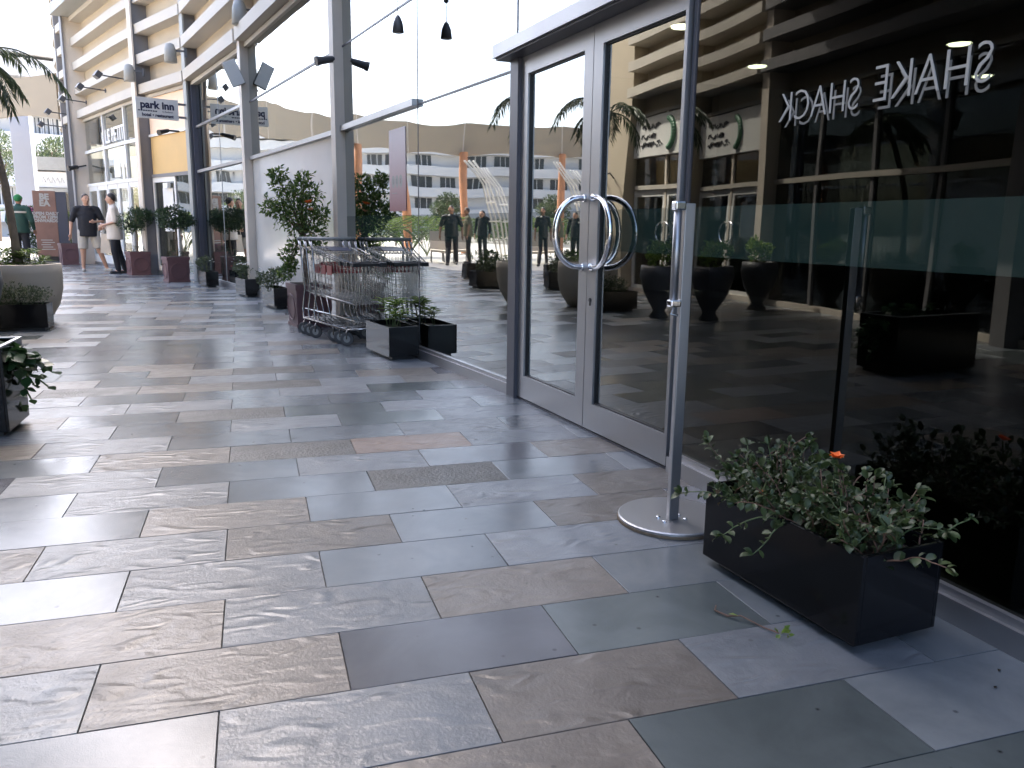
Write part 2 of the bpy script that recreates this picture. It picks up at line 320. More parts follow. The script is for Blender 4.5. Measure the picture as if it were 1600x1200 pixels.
class Wall:                                                 # a straight run in plan; s along, d out towards the walkway
    def __init__(self, a, b, flip=False):
        self.a, self.b = Vector((a[0], a[1], 0)), Vector((b[0], b[1], 0)); self.L = (self.b-self.a).length
        self.t = (self.b-self.a).normalized(); self.n = Vector((-self.t.y, self.t.x, 0))
        if flip: self.n = -self.n
    def P(self, s, d, z): return self.a+self.t*s+self.n*d+Vector((0, 0, z))
    def box(self, mb, s0, s1, d0, d1, z0, z1):
        c = [self.P(s0, d0, z0), self.P(s1, d0, z0), self.P(s1, d1, z0), self.P(s0, d1, z0)]
        c2 = [p+Vector((0, 0, z1-z0)) for p in c]
        if (c[1]-c[0]).cross(c[2]-c[1]).z < 0: c, c2 = c[::-1], c2[::-1]
        mb.quad8(c+c2); return mb
    def S(self, Y): return (Y-self.a.y)/self.t.y
# ------------------------------------------------------------------ the ground
NODES = [(2.10, -1.5), (1.845, 3.25), (1.65, 5.12), (0.96, 9.05), (0.03, 13.45), (-0.98, 17.4), (-2.05, 19.6), (-2.68, 21.05), (-3.40, 22.85), (-4.15, 24.7), (-4.78, 26.3), (-5.2, 28.0), (-5.45, 30.5), (-5.5, 33.0)]
def fac_x(y):
    for (x0, y0), (x1, y1) in zip(NODES, NODES[1:]):
        if y0 <= y <= y1: return x0+(x1-x0)*(y-y0)/(y1-y0)
    return 2.1 if y < 0 else -5.5
gm = MB(); gm.box(-400, 400, -200, 600, -0.5, -0.035)
ground = tag(gm.build('ground', M['plaza']), 'pale sunlit plaza paving beyond the shaded slate walkway', 'ground', kind='structure')
TX0, TY0, TY1 = -7.0, -2.5, 27.0
fl = MB(); fl.box(TX0-.1, 2.4, TY0, TY1, -0.034, -0.006)
floor = tag(fl.build('pavement', M['grout']), 'walkway of mixed grey, tan and green slate tiles', 'pavement', kind='structure')
pz = MB(); pz.box(-90, TX0-.1, -30, 130, -0.034, -0.004); pz.box(TX0-.1, 12, TY1, 130, -0.034, -0.004)
tag(pz.build('plaza', M['plaza']), 'pale sunlit plaza beside the slate walkway', 'plaza', kind='structure')
TL, TW, TV0, GAP = 0.603, 0.3, 1.5201, 0.0030
MAP = {-3: {}, -2: {2: 'G', 1: 'T'}, -1: {-1: 'S', 0: 'T', 1: 'G', 2: 'S'}, 0: {-1: 'S', 0: 'L', 1: 'T', 2: 'L', 3: 'S'}, 1: {-2: 'L', -1: 'T', 0: 'P', 1: 'G', 2: 'S'},
 2: {-1: 'T', 0: 'L', 1: 'T', 2: 'S', 3: 'L'}, 3: {-2: 'S', -1: 'L', 0: 'S', 1: 'L', 2: 'L'}, 4: {-2: 'T', -1: 'L', 0: 'T', 1: 'S', 2: 'T'}, 5: {-3: 'L', -2: 'S', -1: 'T', 0: 'S', 1: 'L', 2: 'T'},
 6: {-2: 'S', -1: 'L', 0: 'S', 1: 'D', 2: 'S', 3: 'S'}, 7: {-2: 'L', -1: 'S', 0: 'L', 1: 'P', 2: 'T'}, 8: {-2: 'S', -1: 'T', 0: 'D', 1: 'K', 2: 'L'}, 9: {-2: 'L', -1: 'S', 0: 'S', 1: 'L', 2: 'S'},
 10: {-2: 'L', -1: 'S', 0: 'L', 1: 'G', 2: 'L'}, 11: {-2: 'S', -1: 'D', 0: 'G', 1: 'L'}, 12: {-2: 'L', -1: 'L', 0: 'S', 1: 'S', 2: 'L'}, 13: {-2: 'S', -1: 'S', 0: 'L', 1: 'G', 2: 'S'}, 14: {-1: 'T', -2: 'D', 0: 'D', 1: 'L', 2: 'T'}, 16: {0: 'D', 1: 'S'}}
rt = random.Random(3)
tiles = []
for r in range(-13, 86):
    y0 = TV0+r*TW
    if y0+TW > TY1: break
    base = (-0.125 if r % 2 == 0 else 0.18)-0.005*max(0, r-1)*0.9
    for k in range(-14, 7):
        x0 = base+(k if r % 2 == 0 else k)*TL
        if x0+TL < TX0 or x0 > fac_x(max(-1.4, y0))+0.15 or x0 > 2.2: continue
        ty = MAP.get(r, {}).get(k) or rt.choices('SLTDGPK', (36, 30, 15, 6, 7, 5, 1))[0]
        a, b = max(x0, TX0)+GAP/2, min(x0+TL, 2.3)-GAP/2
        tiles.append([0, a, b, y0+GAP/2, y0+TW-GAP/2, ty, rt.uniform(-0.0007, 0.0007)])
for t in tiles:
    pp = [pix((x, y, 0)) for x in (t[1], t[2]) for y in (t[3], t[4])]
    if any(p is None for p in pp): continue
    xs = [min(1650, max(-50, p[0])) for p in pp]; ys = [min(1250, max(0, p[1])) for p in pp]
    t[0] = (max(xs)-min(xs))*(max(ys)-min(ys))
tiles.sort(key=lambda t: -t[0])
def tile_geo(mb, a, b, c, d, z, bev=0.0010):
    k = len(mb.v)
    mb.v += [(a, c, -0.012), (b, c, -0.012), (b, d, -0.012), (a, d, -0.012), (a, c, z-bev), (b, c, z-bev), (b, d, z-bev), (a, d, z-bev), (a+bev, c+bev, z), (b-bev, c+bev, z), (b-bev, d-bev, z), (a+bev, d-bev, z)]
    mb.f += [(k+8, k+9, k+10, k+11)]
    for i in range(4):
        j = (i+1) % 4; mb.f += [(k+i, k+j, k+4+j, k+4+i), (k+4+i, k+4+j, k+8+j, k+8+i)]
TMESH = {}
for n, (ar, a, b, c, d, ty, dz) in enumerate(tiles[:300]):
    key = (ty, round(b-a, 3))
    if key not in TMESH:
        mb = MB(); h, q = (b-a)/2, (d-c)/2; tile_geo(mb, -h, h, -q, q, 0.0); TMESH[key] = mb.mesh('tile', TM[ty])
    o = bpy.data.objects.new('tile', TMESH[key]); C.objects.link(o); o.parent = floor; o.location = ((a+b)/2, (c+d)/2, dz); o.rotation_euler = (rt.gauss(0, 0.0007), rt.gauss(0, 0.0007), rt.gauss(0, 0.0006))
for ty in TM:
    mb = MB()
    for (ar, a, b, c, d, t2, dz) in tiles[300:]:
        if t2 == ty: tile_geo(mb, a, b, c, d, dz, 0.0010)
    if mb.v: tag(mb.build('distant_tiles', TM[ty], floor), kind='stuff')

# ------------------------------------------------------------------ the curved shopfront
shop = empty('shop_building', (2.2, 3, 0), 'curved glass shopfront with beige louvred upper wall along the walkway', 'building')
def part(name, mat, fill, parent=None, smooth=False, label=None):
    mb = MB(); fill(mb); o = mb.build(name, mat, parent or shop, smooth)
    if label: o['label'] = label
    return o
W_ = [Wall(a, b) for a, b in zip(NODES, NODES[1:])]
TOPZ = 9.0
def pane(wl, s0, s1, z0, z1, mat=GL, parent=None, d=0.0):
    return part('glass_pane', mat, lambda m: wl.box(m, s0, s1, d-0.012, d, z0, z1), parent)
def bay_common(wl, s0, s1, sill=True):
    if sill: part('sill', M['alu'], lambda m: (wl.box(m, s0, s1, -0.05, 0.035, 0.0, 0.075), wl.box(m, s0, s1, -0.05, 0.02, 0.0751, 0.10)))
    part('fascia_panel', M['beige'], lambda m: wl.box(m, s0-.04, s1+.04, -0.30, -0.10, 3.79, TOPZ))
    part('head_frame', M['beam'], lambda m: wl.box(m, s0, s1, -0.12, 0.05, 3.72, 3.785))
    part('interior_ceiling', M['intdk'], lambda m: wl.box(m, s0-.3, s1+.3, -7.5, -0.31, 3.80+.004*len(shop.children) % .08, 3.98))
def beams(wl, s0, s1, zs=None):
    for k in range(9):
        z = 3.80+0.60*k
        if z > TOPZ-.3: break
        part('louvre_beam', M['beam'], lambda m: wl.box(m, s0, s1, -0.1, 0.18, z, z+0.19))
# right fixed bay + door bay + bays 3..8
for i, wl in enumerate(W_):
    bay_common(wl, 0, wl.L, sill=(i != 1))
    e = 0.06 if i in (3, 4, 5, 6) else 0.0
    beams(wl, e, wl.L-(0.06 if i in (2, 3, 4, 5, 8) else 0))
# floor inside and back wall
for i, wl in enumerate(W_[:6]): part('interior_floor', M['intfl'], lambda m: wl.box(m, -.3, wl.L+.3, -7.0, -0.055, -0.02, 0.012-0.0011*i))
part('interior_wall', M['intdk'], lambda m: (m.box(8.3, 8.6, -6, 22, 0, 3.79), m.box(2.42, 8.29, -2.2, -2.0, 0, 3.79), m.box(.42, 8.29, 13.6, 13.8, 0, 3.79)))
part('interior_counter', M['intdk'], lambda m: (m.bbox(4.2, 5.0, 0.5, 4.8, 0, 1.05, 0.02), m.bbox(4.15, 5.05, 0.45, 4.85, 1.06, 1.10, 0.01)))
for i, (x, y) in enumerate([(3.32, 6.06), (4.78, 7.19), (5.79, 5.75), (7.16, 6.77)]):
    o = part('downlight', M['lamp'], lambda m: m.lathe([(0.085, 2.70), (0.085, 2.715)], (x, y, 0), 20))
    part('downlight_rim', M['white'], lambda m: m.lathe([(0.086, 2.716), (0.105, 2.705), (0.105, 2.78)], (x, y, 0), 20), o)
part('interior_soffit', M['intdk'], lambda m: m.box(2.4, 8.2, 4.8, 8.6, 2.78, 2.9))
# right bay
w0, w1, w2, w3, w4, w5 = W_[0], W_[1], W_[2], W_[3], W_[4], W_[5]
pane(w0, 0.02, 2.6-0.004, 0.10, 3.72, GLR); pane(w0, 2.6+.004, w0.L-0.03, 0.10, 3.72, GLR)
part('door_jamb', M['aludk'], lambda m: w0.box(m, w0.L-0.022, w0.L+0.006, -0.03, 0.006, 0.10, 3.72))
part('frosted_band', FILM, lambda m: w0.box(m, 0.02, w0.L-0.03, 0.0006, 0.0014, 1.01, 1.22))
# lettering SHAKE SHACK on the inside of the right pane, reversed as seen from outside
def along(wl, Y, z, d): return wl.P(wl.S(Y), d, z)
def lettering(body, sz, Y, z, d, mat, wl=w0, mirror=True, name='lettering', wt=0.0, ext=0.0015, parent=None, sx=1.0):
    v, f = text_geo(body, sz, ext, mirror=mirror, weight=wt)
    if sx != 1: v = [(x*sx, y, zz) for x, y, zz in v]
    return part(name, mat, lambda m: m.add(v, f, frame_mat(along(wl, Y, z, d), -wl.t, wl.n)), parent)
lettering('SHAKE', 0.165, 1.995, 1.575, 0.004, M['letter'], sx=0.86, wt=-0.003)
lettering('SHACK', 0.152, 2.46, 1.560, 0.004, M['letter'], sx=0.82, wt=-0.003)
lettering('SHAKE', 0.160, 1.985, 1.548, 0.001, M['ghost'], sx=0.84, wt=-0.003)  # dimmer offset copies painted as the letters' reflection in the glass
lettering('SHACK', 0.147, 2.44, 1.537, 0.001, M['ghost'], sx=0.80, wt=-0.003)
# door bay: two leaves
part('door_jamb', M['aludk'], lambda m: (w1.box(m, w1.L-0.12, w1.L-0.0, -0.06, 0.05, 0.0, 2.165)))
part('door_header', M['alu'], lambda m: w1.box(m, -.03, w1.L+.06, -0.10, 0.15, 2.17, 2.245)); part('header_soffit', M['aludk'], lambda m: w1.box(m, -.02, w1.L+.05, -0.09, 0.13, 2.157, 2.1695))
part('threshold', M['aludk'], lambda m: w1.box(m, 0, w1.L, -0.06, 0.02, 0.0, 0.012))
pane(w1, 0.0, w1.L, 2.246, 3.72)
SEAM = w1.S(4.09)
def leaf_door(s0, s1, lock):
    wa = .022 if lock else .095; a0 = s0+wa; a1 = s1-.095
    d = part('door', M['alu'], lambda m: (w1.box(m, s0, a0, -0.03, 0.025, 0.02, 2.155), w1.box(m, a1, s1, -0.03, 0.025, 0.02, 2.155),
        w1.box(m, a0, a1, -0.03, 0.0249, 0.02, 0.17), w1.box(m, a0, a1, -0.03, 0.0249, 2.05, 2.155)))
    pane(w1, a0, a1, 0.17, 2.05, GL, d, 0.0)
    part('gasket', M['black'], lambda m: [w1.box(m, a, b, 0.0, 0.012, z0, z1) for a, b, z0, z1 in ((a0, a0+.008, .17, 2.05), (a1-.008, a1, .17, 2.05), (a0+.008, a1-.008, .17, .178), (a0+.008, a1-.008, 2.042, 2.05))], d)
    part('frosted_band', FILM, lambda m: w1.box(m, a0+.009, a1-.009, 0.0006, 0.0014, 1.01, 1.22), d)
    if lock: part('lock', M['black'], lambda m: m.add(*_disc(0.012), frame_mat(w1.P(lock, 0.027, 0.74), -w1.t, w1.n)), d)
    return d
def _disc(r, n=14):
    mb = MB(); mb.lathe([(r, -0.002), (r, 0.002)], (0, 0, 0), n); mb.box(-0.004, 0.004, -0.03, 0, -0.0019, 0.0019); return mb.v, mb.f
dR = leaf_door(0.02, SEAM-0.003, SEAM-0.045); dL = leaf_door(SEAM+0.003, w1.L-0.122, None)
def dhandle(door, s, ang, bow):
    pts = []
    u = (w1.n*math.cos(ang)-w1.t*math.sin(ang))
    for k in range(21):
        a = math.pi*k/20; x = math.sin(a); x = x**0.75
        pts.append(w1.P(s, 0.03, 1.10-0.185*math.cos(a))+u*bow*x)
    pts = [w1.P(s, 0.0, 0.915)]+pts+[w1.P(s, 0.0, 1.285)]
    o = part('door_handle', M['chrome'], lambda m: m.tube(pts, 0.0155, 12), door, True)
    for z in (0.915, 1.285): part('handle_rose', M['chrome'], lambda m: m.tube([w1.P(s, 0.026, z), w1.P(s, 0.036, z)], 0.022, 14), door)
dhandle(dL, SEAM+0.05, 0.0, 0.17); dhandle(dR, SEAM-0.05, R(80), 0.27)
# bay 3
pane(w2, 0.04, w2.S(6.85)-.004, 0.10, 2.10); pane(w2, w2.S(6.85)+.004, w2.L-.1, 0.10, 2.10); pane(w2, 0.012, w2.S(6.85)-.004, 2.115, 3.72); pane(w2, w2.S(6.85)+.004, w2.L-.1, 2.115, 3.72)
part('mullion', M['alu'], lambda m: w2.box(m, 0, 0.04, -0.05, 0.03, 0.0, 2.155))
part('glazing_joint', M['aludk'], lambda m: (w2.box(m, w2.S(6.85)-.004, w2.S(6.85)+.004, -0.01, 0.003, 0.1, 3.72), w2.box(m, 0.0, 0.012, -0.01, 0.003, 2.17, 3.72)))
part('transom', M['alu'], lambda m: w2.box(m, w2.S(6.85)+.005, w2.L-.08, -0.04, 0.05, 2.10, 2.155))
part('transom', M['aludk'], lambda m: w2.box(m, 0, w2.S(6.85)-.005, -0.01, 0.006, 2.102, 2.116))
part('transom', M['aludk'], lambda m: w2.box(m, 0, w2.L-.08, -0.01, 0.006, 2.94, 2.956))
part('frosted_band', FILM, lambda m: w2.box(m, 0.05, w2.L-.1, 0.0006, 0.0014, 1.01, 1.22))
# bay 4 : frosted white lower panel
part('frosted_panel', M['frost'], lambda m: w3.box(m, 0.09, w3.L-.09, -0.012, 0.0, 0.10, 2.09), label='white frosted lower panel')
pane(w3, 0.09, w3.L-.09, 2.14, 2.93); pane(w3, 0.09, w3.L-.09, 2.955, 3.72)
part('transom', M['alu'], lambda m: w3.box(m, 0.08, w3.L-.08, -0.04, 0.045, 2.09, 2.14))
part('transom', M['aludk'], lambda m: w3.box(m, 0.08, w3.L-.08, -0.03, 0.010, 2.93, 2.955))
# bay 5
for z0, z1 in ((0.1, 2.09), (2.14, 2.93), (2.97, 3.72)):
    pane(w4, 0.09, w4.L*.5-.004, z0, z1); pane(w4, w4.L*.5+.004, w4.L-.13, z0, z1)
part('transom', M['alu'], lambda m: w4.box(m, 0.08, w4.L-.1, -0.04, 0.045, 2.09, 2.14))
part('transom', M['alu'], lambda m: w4.box(m, 0.08, w4.L-.1, -0.04, 0.025, 2.93, 2.97))
part('glazing_joint', M['alu'], lambda m: w4.box(m, w4.L*.5-.004, w4.L*.5+.004, -0.01, 0.006, 0.1, 3.72))
# bay 6 : orange blinds over a glass door
part('wall_panel', M['peach'], lambda m: w5.box(m, .1, w5.L-.1, -0.02, 0.0, 2.98, 3.72), label='pale peach panel above the orange panel')
part('wall_panel', M['orange'], lambda m: w5.box(m, .1, w5.L-.1, -0.02, 0.0, 2.15, 2.93), label='orange panel beside the hotel sign')
part('transom', M['white'], lambda m: (w5.box(m, .1, w5.L-.1, -0.04, 0.04, 2.93, 2.98)))
part('transom', M['steel'], lambda m: (w5.box(m, .1, w5.L-.1, -0.04, 0.04, 2.08, 2.15)))
part('interior_wall', M['cream'], lambda m: w5.box(m, -.3, w5.L+.4, -1.4, -1.3, 0, 3.7))
pane(w5, .1, w5.L*.45, 0.1, 2.08, GLD)
d6 = part('door', M['white'], lambda m: (w5.box(m, w5.L*.45, w5.L*.45+.07, -.03, .02, .02, 2.08), w5.box(m, w5.L-.17, w5.L-.1, -.03, .02, .02, 2.08), w5.box(m, w5.L*.45+.07, w5.L-.17, -.03, .02, .02, .2), w5.box(m, w5.L*.45+.07, w5.L-.17, -.03, .02, 1.98, 2.08)), label='white framed glass door with a paper notice')
pane(w5, w5.L*.45+.07, w5.L-.17, .2, 1.98, GLD, d6)
part('notice', M['white'], lambda m: w5.box(m, w5.L*.45+.2, w5.L*.45+.75, 0.001, 0.004, 0.95, 1.85), d6)
part('door_sensor', M['white'], lambda m: w5.box(m, w5.L*.45+.25, w5.L*.45+.5, 0.02, 0.09, 1.84, 1.95), d6)
# bays 7 (three facets): the cafe with white frames
for i in (6, 7, 8):
    wl = W_[i]
    for z0, z1 in ((2.12, 2.90), (2.97, 3.72)): pane(wl, 0.03, wl.L-.03, z0, z1, GLD)
    part('transom', M['white'], lambda m: (wl.box(m, 0, wl.L, -0.04, 0.05, 2.90, 2.97)))
    part('transom', M['white'], lambda m: (wl.box(m, 0, wl.L, -0.04, 0.05, 2.05, 2.12)))
    part('mullion', M['white'], lambda m: (wl.box(m, -0.035, 0.035, -0.04, 0.045, 0.1, 3.72)))
    part('interior_wall', M['cream'], lambda m: (wl.box(m, -.5, wl.L+.5, -2.2, -2.1, 0, 3.75)))
    nd = 2
    for q in range(nd):
        a, b = wl.L*q/nd+.04, wl.L*(q+1)/nd-.01
        d = part('door', M['white'], lambda m: (wl.box(m, a, a+.09, -.03, .025, .02, 2.05), wl.box(m, b-.09, b, -.03, .025, .02, 2.05), wl.box(m, a+.09, b-.09, -.03, .0249, .02, .28), wl.box(m, a+.09, b-.09, -.03, .0249, 1.93, 2.05)))
        pane(wl, a+.09, b-.09, .28, 1.93, GLD, d)
        part('door_handle', M['dkgrey'], lambda m: m.tube([wl.P(b-.045, .03, .85), wl.P(b-.045, .07, .87), wl.P(b-.045, .07, 1.2), wl.P(b-.045, .03, 1.22)], .012, 6), d)
def _arch(w=0.42, h=0.62, th=0.006):
    mb = MB(); n = 16; pts = [(-w/2, 0), (w/2, 0)]+[(w/2*math.cos(math.pi*i/n), h-w/2+w/2*math.sin(math.pi*i/n)) for i in range(n+1)]
    k = len(pts); mb.v = [(x, y, 0) for x, y in pts]+[(x, y, th) for x, y in pts]
    mb.f = [tuple(range(k-1, -1, -1)), tuple(range(k, 2*k))]+[(i, (i+1) % k, k+(i+1) % k, k+i) for i in range(k)]
    return mb
ar = _arch(); part('arched_poster', M['white'], lambda m: m.add(ar.v, ar.f, frame_mat(W_[6].P(0.55, 0.004, 2.14), -W_[6].t, W_[6].n)))
part('poster', M['white'], lambda m: (W_[7].box(m, .7, 1.25, .002, .006, 2.2, 2.75), W_[7].box(m, .35, .55, .002, .006, 2.13, 2.5)))
v, f = text_geo('LE PETIT', 0.46, 0.012, weight=0.006)
part('lettering', M['white'], lambda m: m.add(v, f, frame_mat(W_[7].P(0.9, 0.03, 3.17), -W_[7].t, W_[7].n)))
# far facets (9 on): plain glass shop
for i in (9, 10, 11, 12):
    wl = W_[i]; pane(wl, 0.03, wl.L-.03, 0.1, 3.72, GLD); part('mullion', M['steel'], lambda m: wl.box(m, -.04, .04, -.05, .06, 0, 3.72)); part('interior_wall', M['cream'], lambda m: wl.box(m, -.5, wl.L+.5, -2.2, -2.1, 0, 3.75))
    part('transom', M['white'], lambda m: wl.box(m, 0.05, wl.L-.05, -.04, .04, 2.1, 2.16))
# columns
def column(node, wd, dep, mat, flange=None, i=None):
    a = Wall(NODES[node-1], NODES[node]) ; b = W_[node]
    t = (a.t+b.t).normalized(); n = Vector((-t.y, t.x, 0)); p = Vector((NODES[node][0], NODES[node][1], 0))
    def fill(m, w, d0, d1, z1=TOPZ):
        c = [p+t*sx*w/2+n*dd for sx, dd in ((-1, d0), (1, d0), (1, d1), (-1, d1))]
        if (c[1]-c[0]).cross(c[2]-c[1]).z < 0: c = c[::-1]
        m.quad8(c+[q+Vector((0, 0, z1)) for q in c])
    o = part('column', mat, lambda m: fill(m, wd, -0.10, dep))
    if flange: part('column_flange', flange, lambda m: fill(m, wd+.10, dep, dep+0.035), o)
    return p, t, n
column(3, 0.16, 0.10, M['post']); column(4, 0.17, 0.12, M['post'])
cp5 = column(5, 0.10, 0.12, M['steel'], M['grey']); part('mullion', M['navy'], lambda m: W_[4].box(m, W_[4].L-.20, W_[4].L-.085, -.05, .07, 0, 3.72)); cp6 = column(6, 0.12, 0.22, M['steel'], M['post']); column(9, 0.12, 0.34, M['post'], M['steel']); column(10, 0.10, 0.2, M['steel'])
# the deep ledge above the cafe and the roof edge
for i in (6, 7, 8): part('ledge', M['grey'], lambda m: W_[i].box(m, 0, W_[i].L, 0.19, 0.60, 6.30, 6.55))
for wl in W_: part('parapet', M['beam'], lambda m: wl.box(m, 0, wl.L, -0.4, 0.35, TOPZ+.001, TOPZ+.25))
part('rear_wall', M['beige'], lambda m: (m.box(2.1, 2.4, -14, -1.5, 0, TOPZ), m.box(8.7, 9.0, -14, 20, 0, TOPZ), m.box(2.42, 8.68, -14, -13.7, 0, TOPZ)))
part('roof', M['grey'], lambda m: [W_[i].box(m, -.2, W_[i].L+.2, -6.5, -0.31, TOPZ-.3, TOPZ-.1-.003*i) for i in range(len(W_))])

# ------------------------------------------------------------------ things fixed to the shopfront
def loc_part(name, mat, fill, parent, smooth=False):        # a part modelled in its thing's own coordinates
    mb = MB(); fill(mb); me = mb.mesh(name, mat, smooth); o = bpy.data.objects.new(name, me); C.objects.link(o); o.parent = parent; return o
# projecting hotel sign
p5, t5, n5 = cp5
sg = empty('hotel_sign', p5+n5*0.66+Vector((0, 0, 3.24)), 'grey projecting hotel sign with navy lettering on the dark post', 'sign')
rgt = n5*-1; nrm = -t5                                       # board runs out from the post, faces the camera
SM = frame_mat((0, 0, 0), rgt, nrm)
def sgbox(m, x0, x1, y0, y1, z0, z1):
    mb = MB(); mb.box(x0, x1, y0, y1, z0, z1); m.add(mb.v, mb.f, SM)
loc_part('board', M['sign'], lambda m: sgbox(m, -.40, .36, -.185, .185, -.03, .03), sg)
loc_part('bracket', M['steel'], lambda m: sgbox(m, .36, .50, .10, .14, -.02, .02), sg); loc_part('bracket', M['steel'], lambda m: sgbox(m, .36, .50, -.14, -.10, -.02, .02), sg)
back = frame_mat((0, 0, 0), -rgt, -nrm)
for MM in (SM, back):
    sh = -0.02 if MM is SM else 0.02
    def tx(b, sz, x, y, wt=0.0): v, f = text_geo(b, sz, 0.002, weight=wt); loc_part('lettering', M['ink'], lambda m: m.add(v, f, MM @ Matrix.Translation((x+sh, y, 0.0325))), sg)
    tx('park inn', 0.185, 0, 0.055, 0.007); tx('hotel • restaurant', 0.079, 0, -0.125, 0.003); tx('by Radisson', 0.040, 0.18, -0.048)
    def stripe(m):
        for k in range(8):
            mb = MB(); mb.box(-.345+k*.043+sh, -.312+k*.043+sh, -.062, -.04, .0305, .0335); m.add(mb.v, mb.f, MM)
    loc_part('stripe', M['ink'], stripe, sg)
def spot(loc, aim, label, name='spotlight', mat='black', length=0.2, r=0.05, cat='spotlight'):
    o = empty(name, loc, label, cat); d = Vector(aim).normalized(); 
    loc_part('casing', M[mat], lambda m: m.tube([(0, 0, 0), d*length*.15, d*length], [r*.7, r*.8, r], 12), o)
    loc_part('hood', M[mat], lambda m: m.tube([d*length*.98, d*length*1.18], [r*1.12, r*1.18], 12), o)
    return o
o = spot(p5+n5*0.50+Vector((0, 0, 2.86)), n5*0.8+Vector((0, 0, -.25))-t5*.5, 'small black spotlight under the hotel sign', r=0.045, length=0.22)
loc_part('arm', M['black'], lambda m: m.tube([(0, 0, 0), -n5*0.12, -n5*0.2], 0.018, 6), o)
# antenna panel on the column
def boxpanel(loc, rz, tilt, label):
    o = empty('antenna_panel', loc, label, 'antenna'); o.rotation_euler = (0, tilt, rz)
    loc_part('housing', M['grey'], lambda m: m.bbox(-.10, .10, -.028, .028, -.185, .185, .008), o)
    loc_part('cover', M['sign'], lambda m: m.bbox(-.094, .094, -.037, -.0285, -.178, .178, .004), o)
    loc_part('bracket', M['dkgrey'], lambda m: (m.tube([(.05, .028, 0), (.10, .09, 0), (.2, .1, -.03)], .014, 6), m.tube([(.06, .03, -.02), (.13, .07, -.1), (.19, .1, -.06)], .008, 6)), o)
boxpanel((-0.165, 13.30, 3.33), R(8), R(-24), 'light grey tilted antenna panel on the warm grey column')
# cameras on the nearer column
o = spot((0.885, 8.98, 2.82), (-.9, -.25, -.22), 'black bullet camera on the tall warm grey column', 'security_camera', 'dkgrey', 0.17, 0.042, 'camera')
loc_part('bracket', M['black'], lambda m: m.tube([(0, 0, 0), (.03, .01, .03), (.055, .03, .0)], .016, 8), o); loc_part('plate', M['grey'], lambda m: m.tube([(.05, .03, 0), (.065, .035, 0)], .04, 14), o)
# horn loudspeakers
def horn(loc, label, dz=0.0):
    o = empty('wall_loudspeaker', loc, label, 'loudspeaker', 'loudspeakers on the louvred wall')
    loc_part('casing', M['grey'], lambda m: m.lathe([(.10, -.17), (.115, -.165), (.10, .06), (.075, .15), (.03, .17), (.0, .172)], (0, 0, 0), 18), o, True)
    loc_part('grille', M['black'], lambda m: m.lathe([(.097, -.168), (.0, -.150)], (0, 0, 0), 18), o)
    loc_part('bracket', M['dkgrey'], lambda m: (m.box(.09, .26, -.02, .02, .03, .06), m.box(.25, .29, -.03, .03, -.06, .10)), o)
    return o
horn((-0.04, 13.1, 4.14), 'dark grey bullet loudspeaker under the lowest louvres beside the antenna panel').children[0].data.materials[0] = M['dkgrey']
horn((-1.30, 16.85, 4.20), 'light grey loudspeaker on the dark post above the hotel sign'); horn((-2.30, 19.2, 4.18), 'light grey loudspeaker on the post left of the hotel sign')
# pendant in front of the glass
o = empty('pendant_lamp', (1.164, 6.70, 2.62), 'grey bell pendant lamp hanging in front of the glass', 'lamp')
loc_part('shade', M['dkgrey'], lambda m: m.lathe([(.042, 0), (.047, .002), (.038, .07), (.02, .115), (.006, .13)], (0, 0, 0), 16), o, True); loc_part('cable', M['dkgrey'], lambda m: m.tube([(0, 0, .12), (0, 0, 1.18)], .003, 5), o)
loc_part('coupling', M['dkgrey'], lambda m: m.lathe([(.006, .27), (.02, .28), (.02, .33), (.006, .34)], (0, 0, 0), 10), o)
# arm floodlights along the far louvres
def flood(i, s, z, reach, label):
    wl = W_[i]; p = wl.P(s, 0.18, z); o = empty('arm_floodlight', p, label, 'floodlight', 'arm floodlights over the cafe front')
    e = wl.n*reach+Vector((0, 0, .03))
    loc_part('arm', M['dkgrey'], lambda m: m.tube([(0, 0, 0), e], .014, 6), o); loc_part('wall_plate', M['dkgrey'], lambda m: m.tube([-wl.n*.0, wl.n*.02], .05, 10), o)
    hd = e+wl.n*.06
    def head(m):
        mb = MB(); mb.bbox(-.11, .11, -.07, .07, -.07, .05, .012)
        m.add(mb.v, mb.f, Matrix.Translation(hd) @ frame_mat((0, 0, 0), wl.t, wl.n) @ Matrix.Rotation(R(35), 4, 'X'))
    loc_part('lamp_head', M['dkgrey'], head, o)
flood(6, 0.75, 4.20, 0.50, 'arm floodlight nearest the hotel sign over the cafe front'); flood(7, 0.75, 4.14, 0.50, 'second arm floodlight from the hotel sign over the cafe front')
flood(8, 0.75, 4.08, 0.50, 'third arm floodlight from the hotel sign over the cafe front'); flood(9, 0.3, 3.92, 0.55, 'fourth arm floodlight from the hotel sign, by the canopy'); flood(9, 1.4, 3.70, 0.55, 'farthest arm floodlight, over the canopy edge')
o = spot((-4.33, 24.4, 2.55), (-.8, -.5, -.2), 'pair of black cameras on the far post by the cafe', 'security_camera', 'black', 0.22, 0.06, 'camera'); loc_part('bracket', M['black'], lambda m: m.tube([(0, 0, 0), (.18, .1, .05)], .02, 6), o)
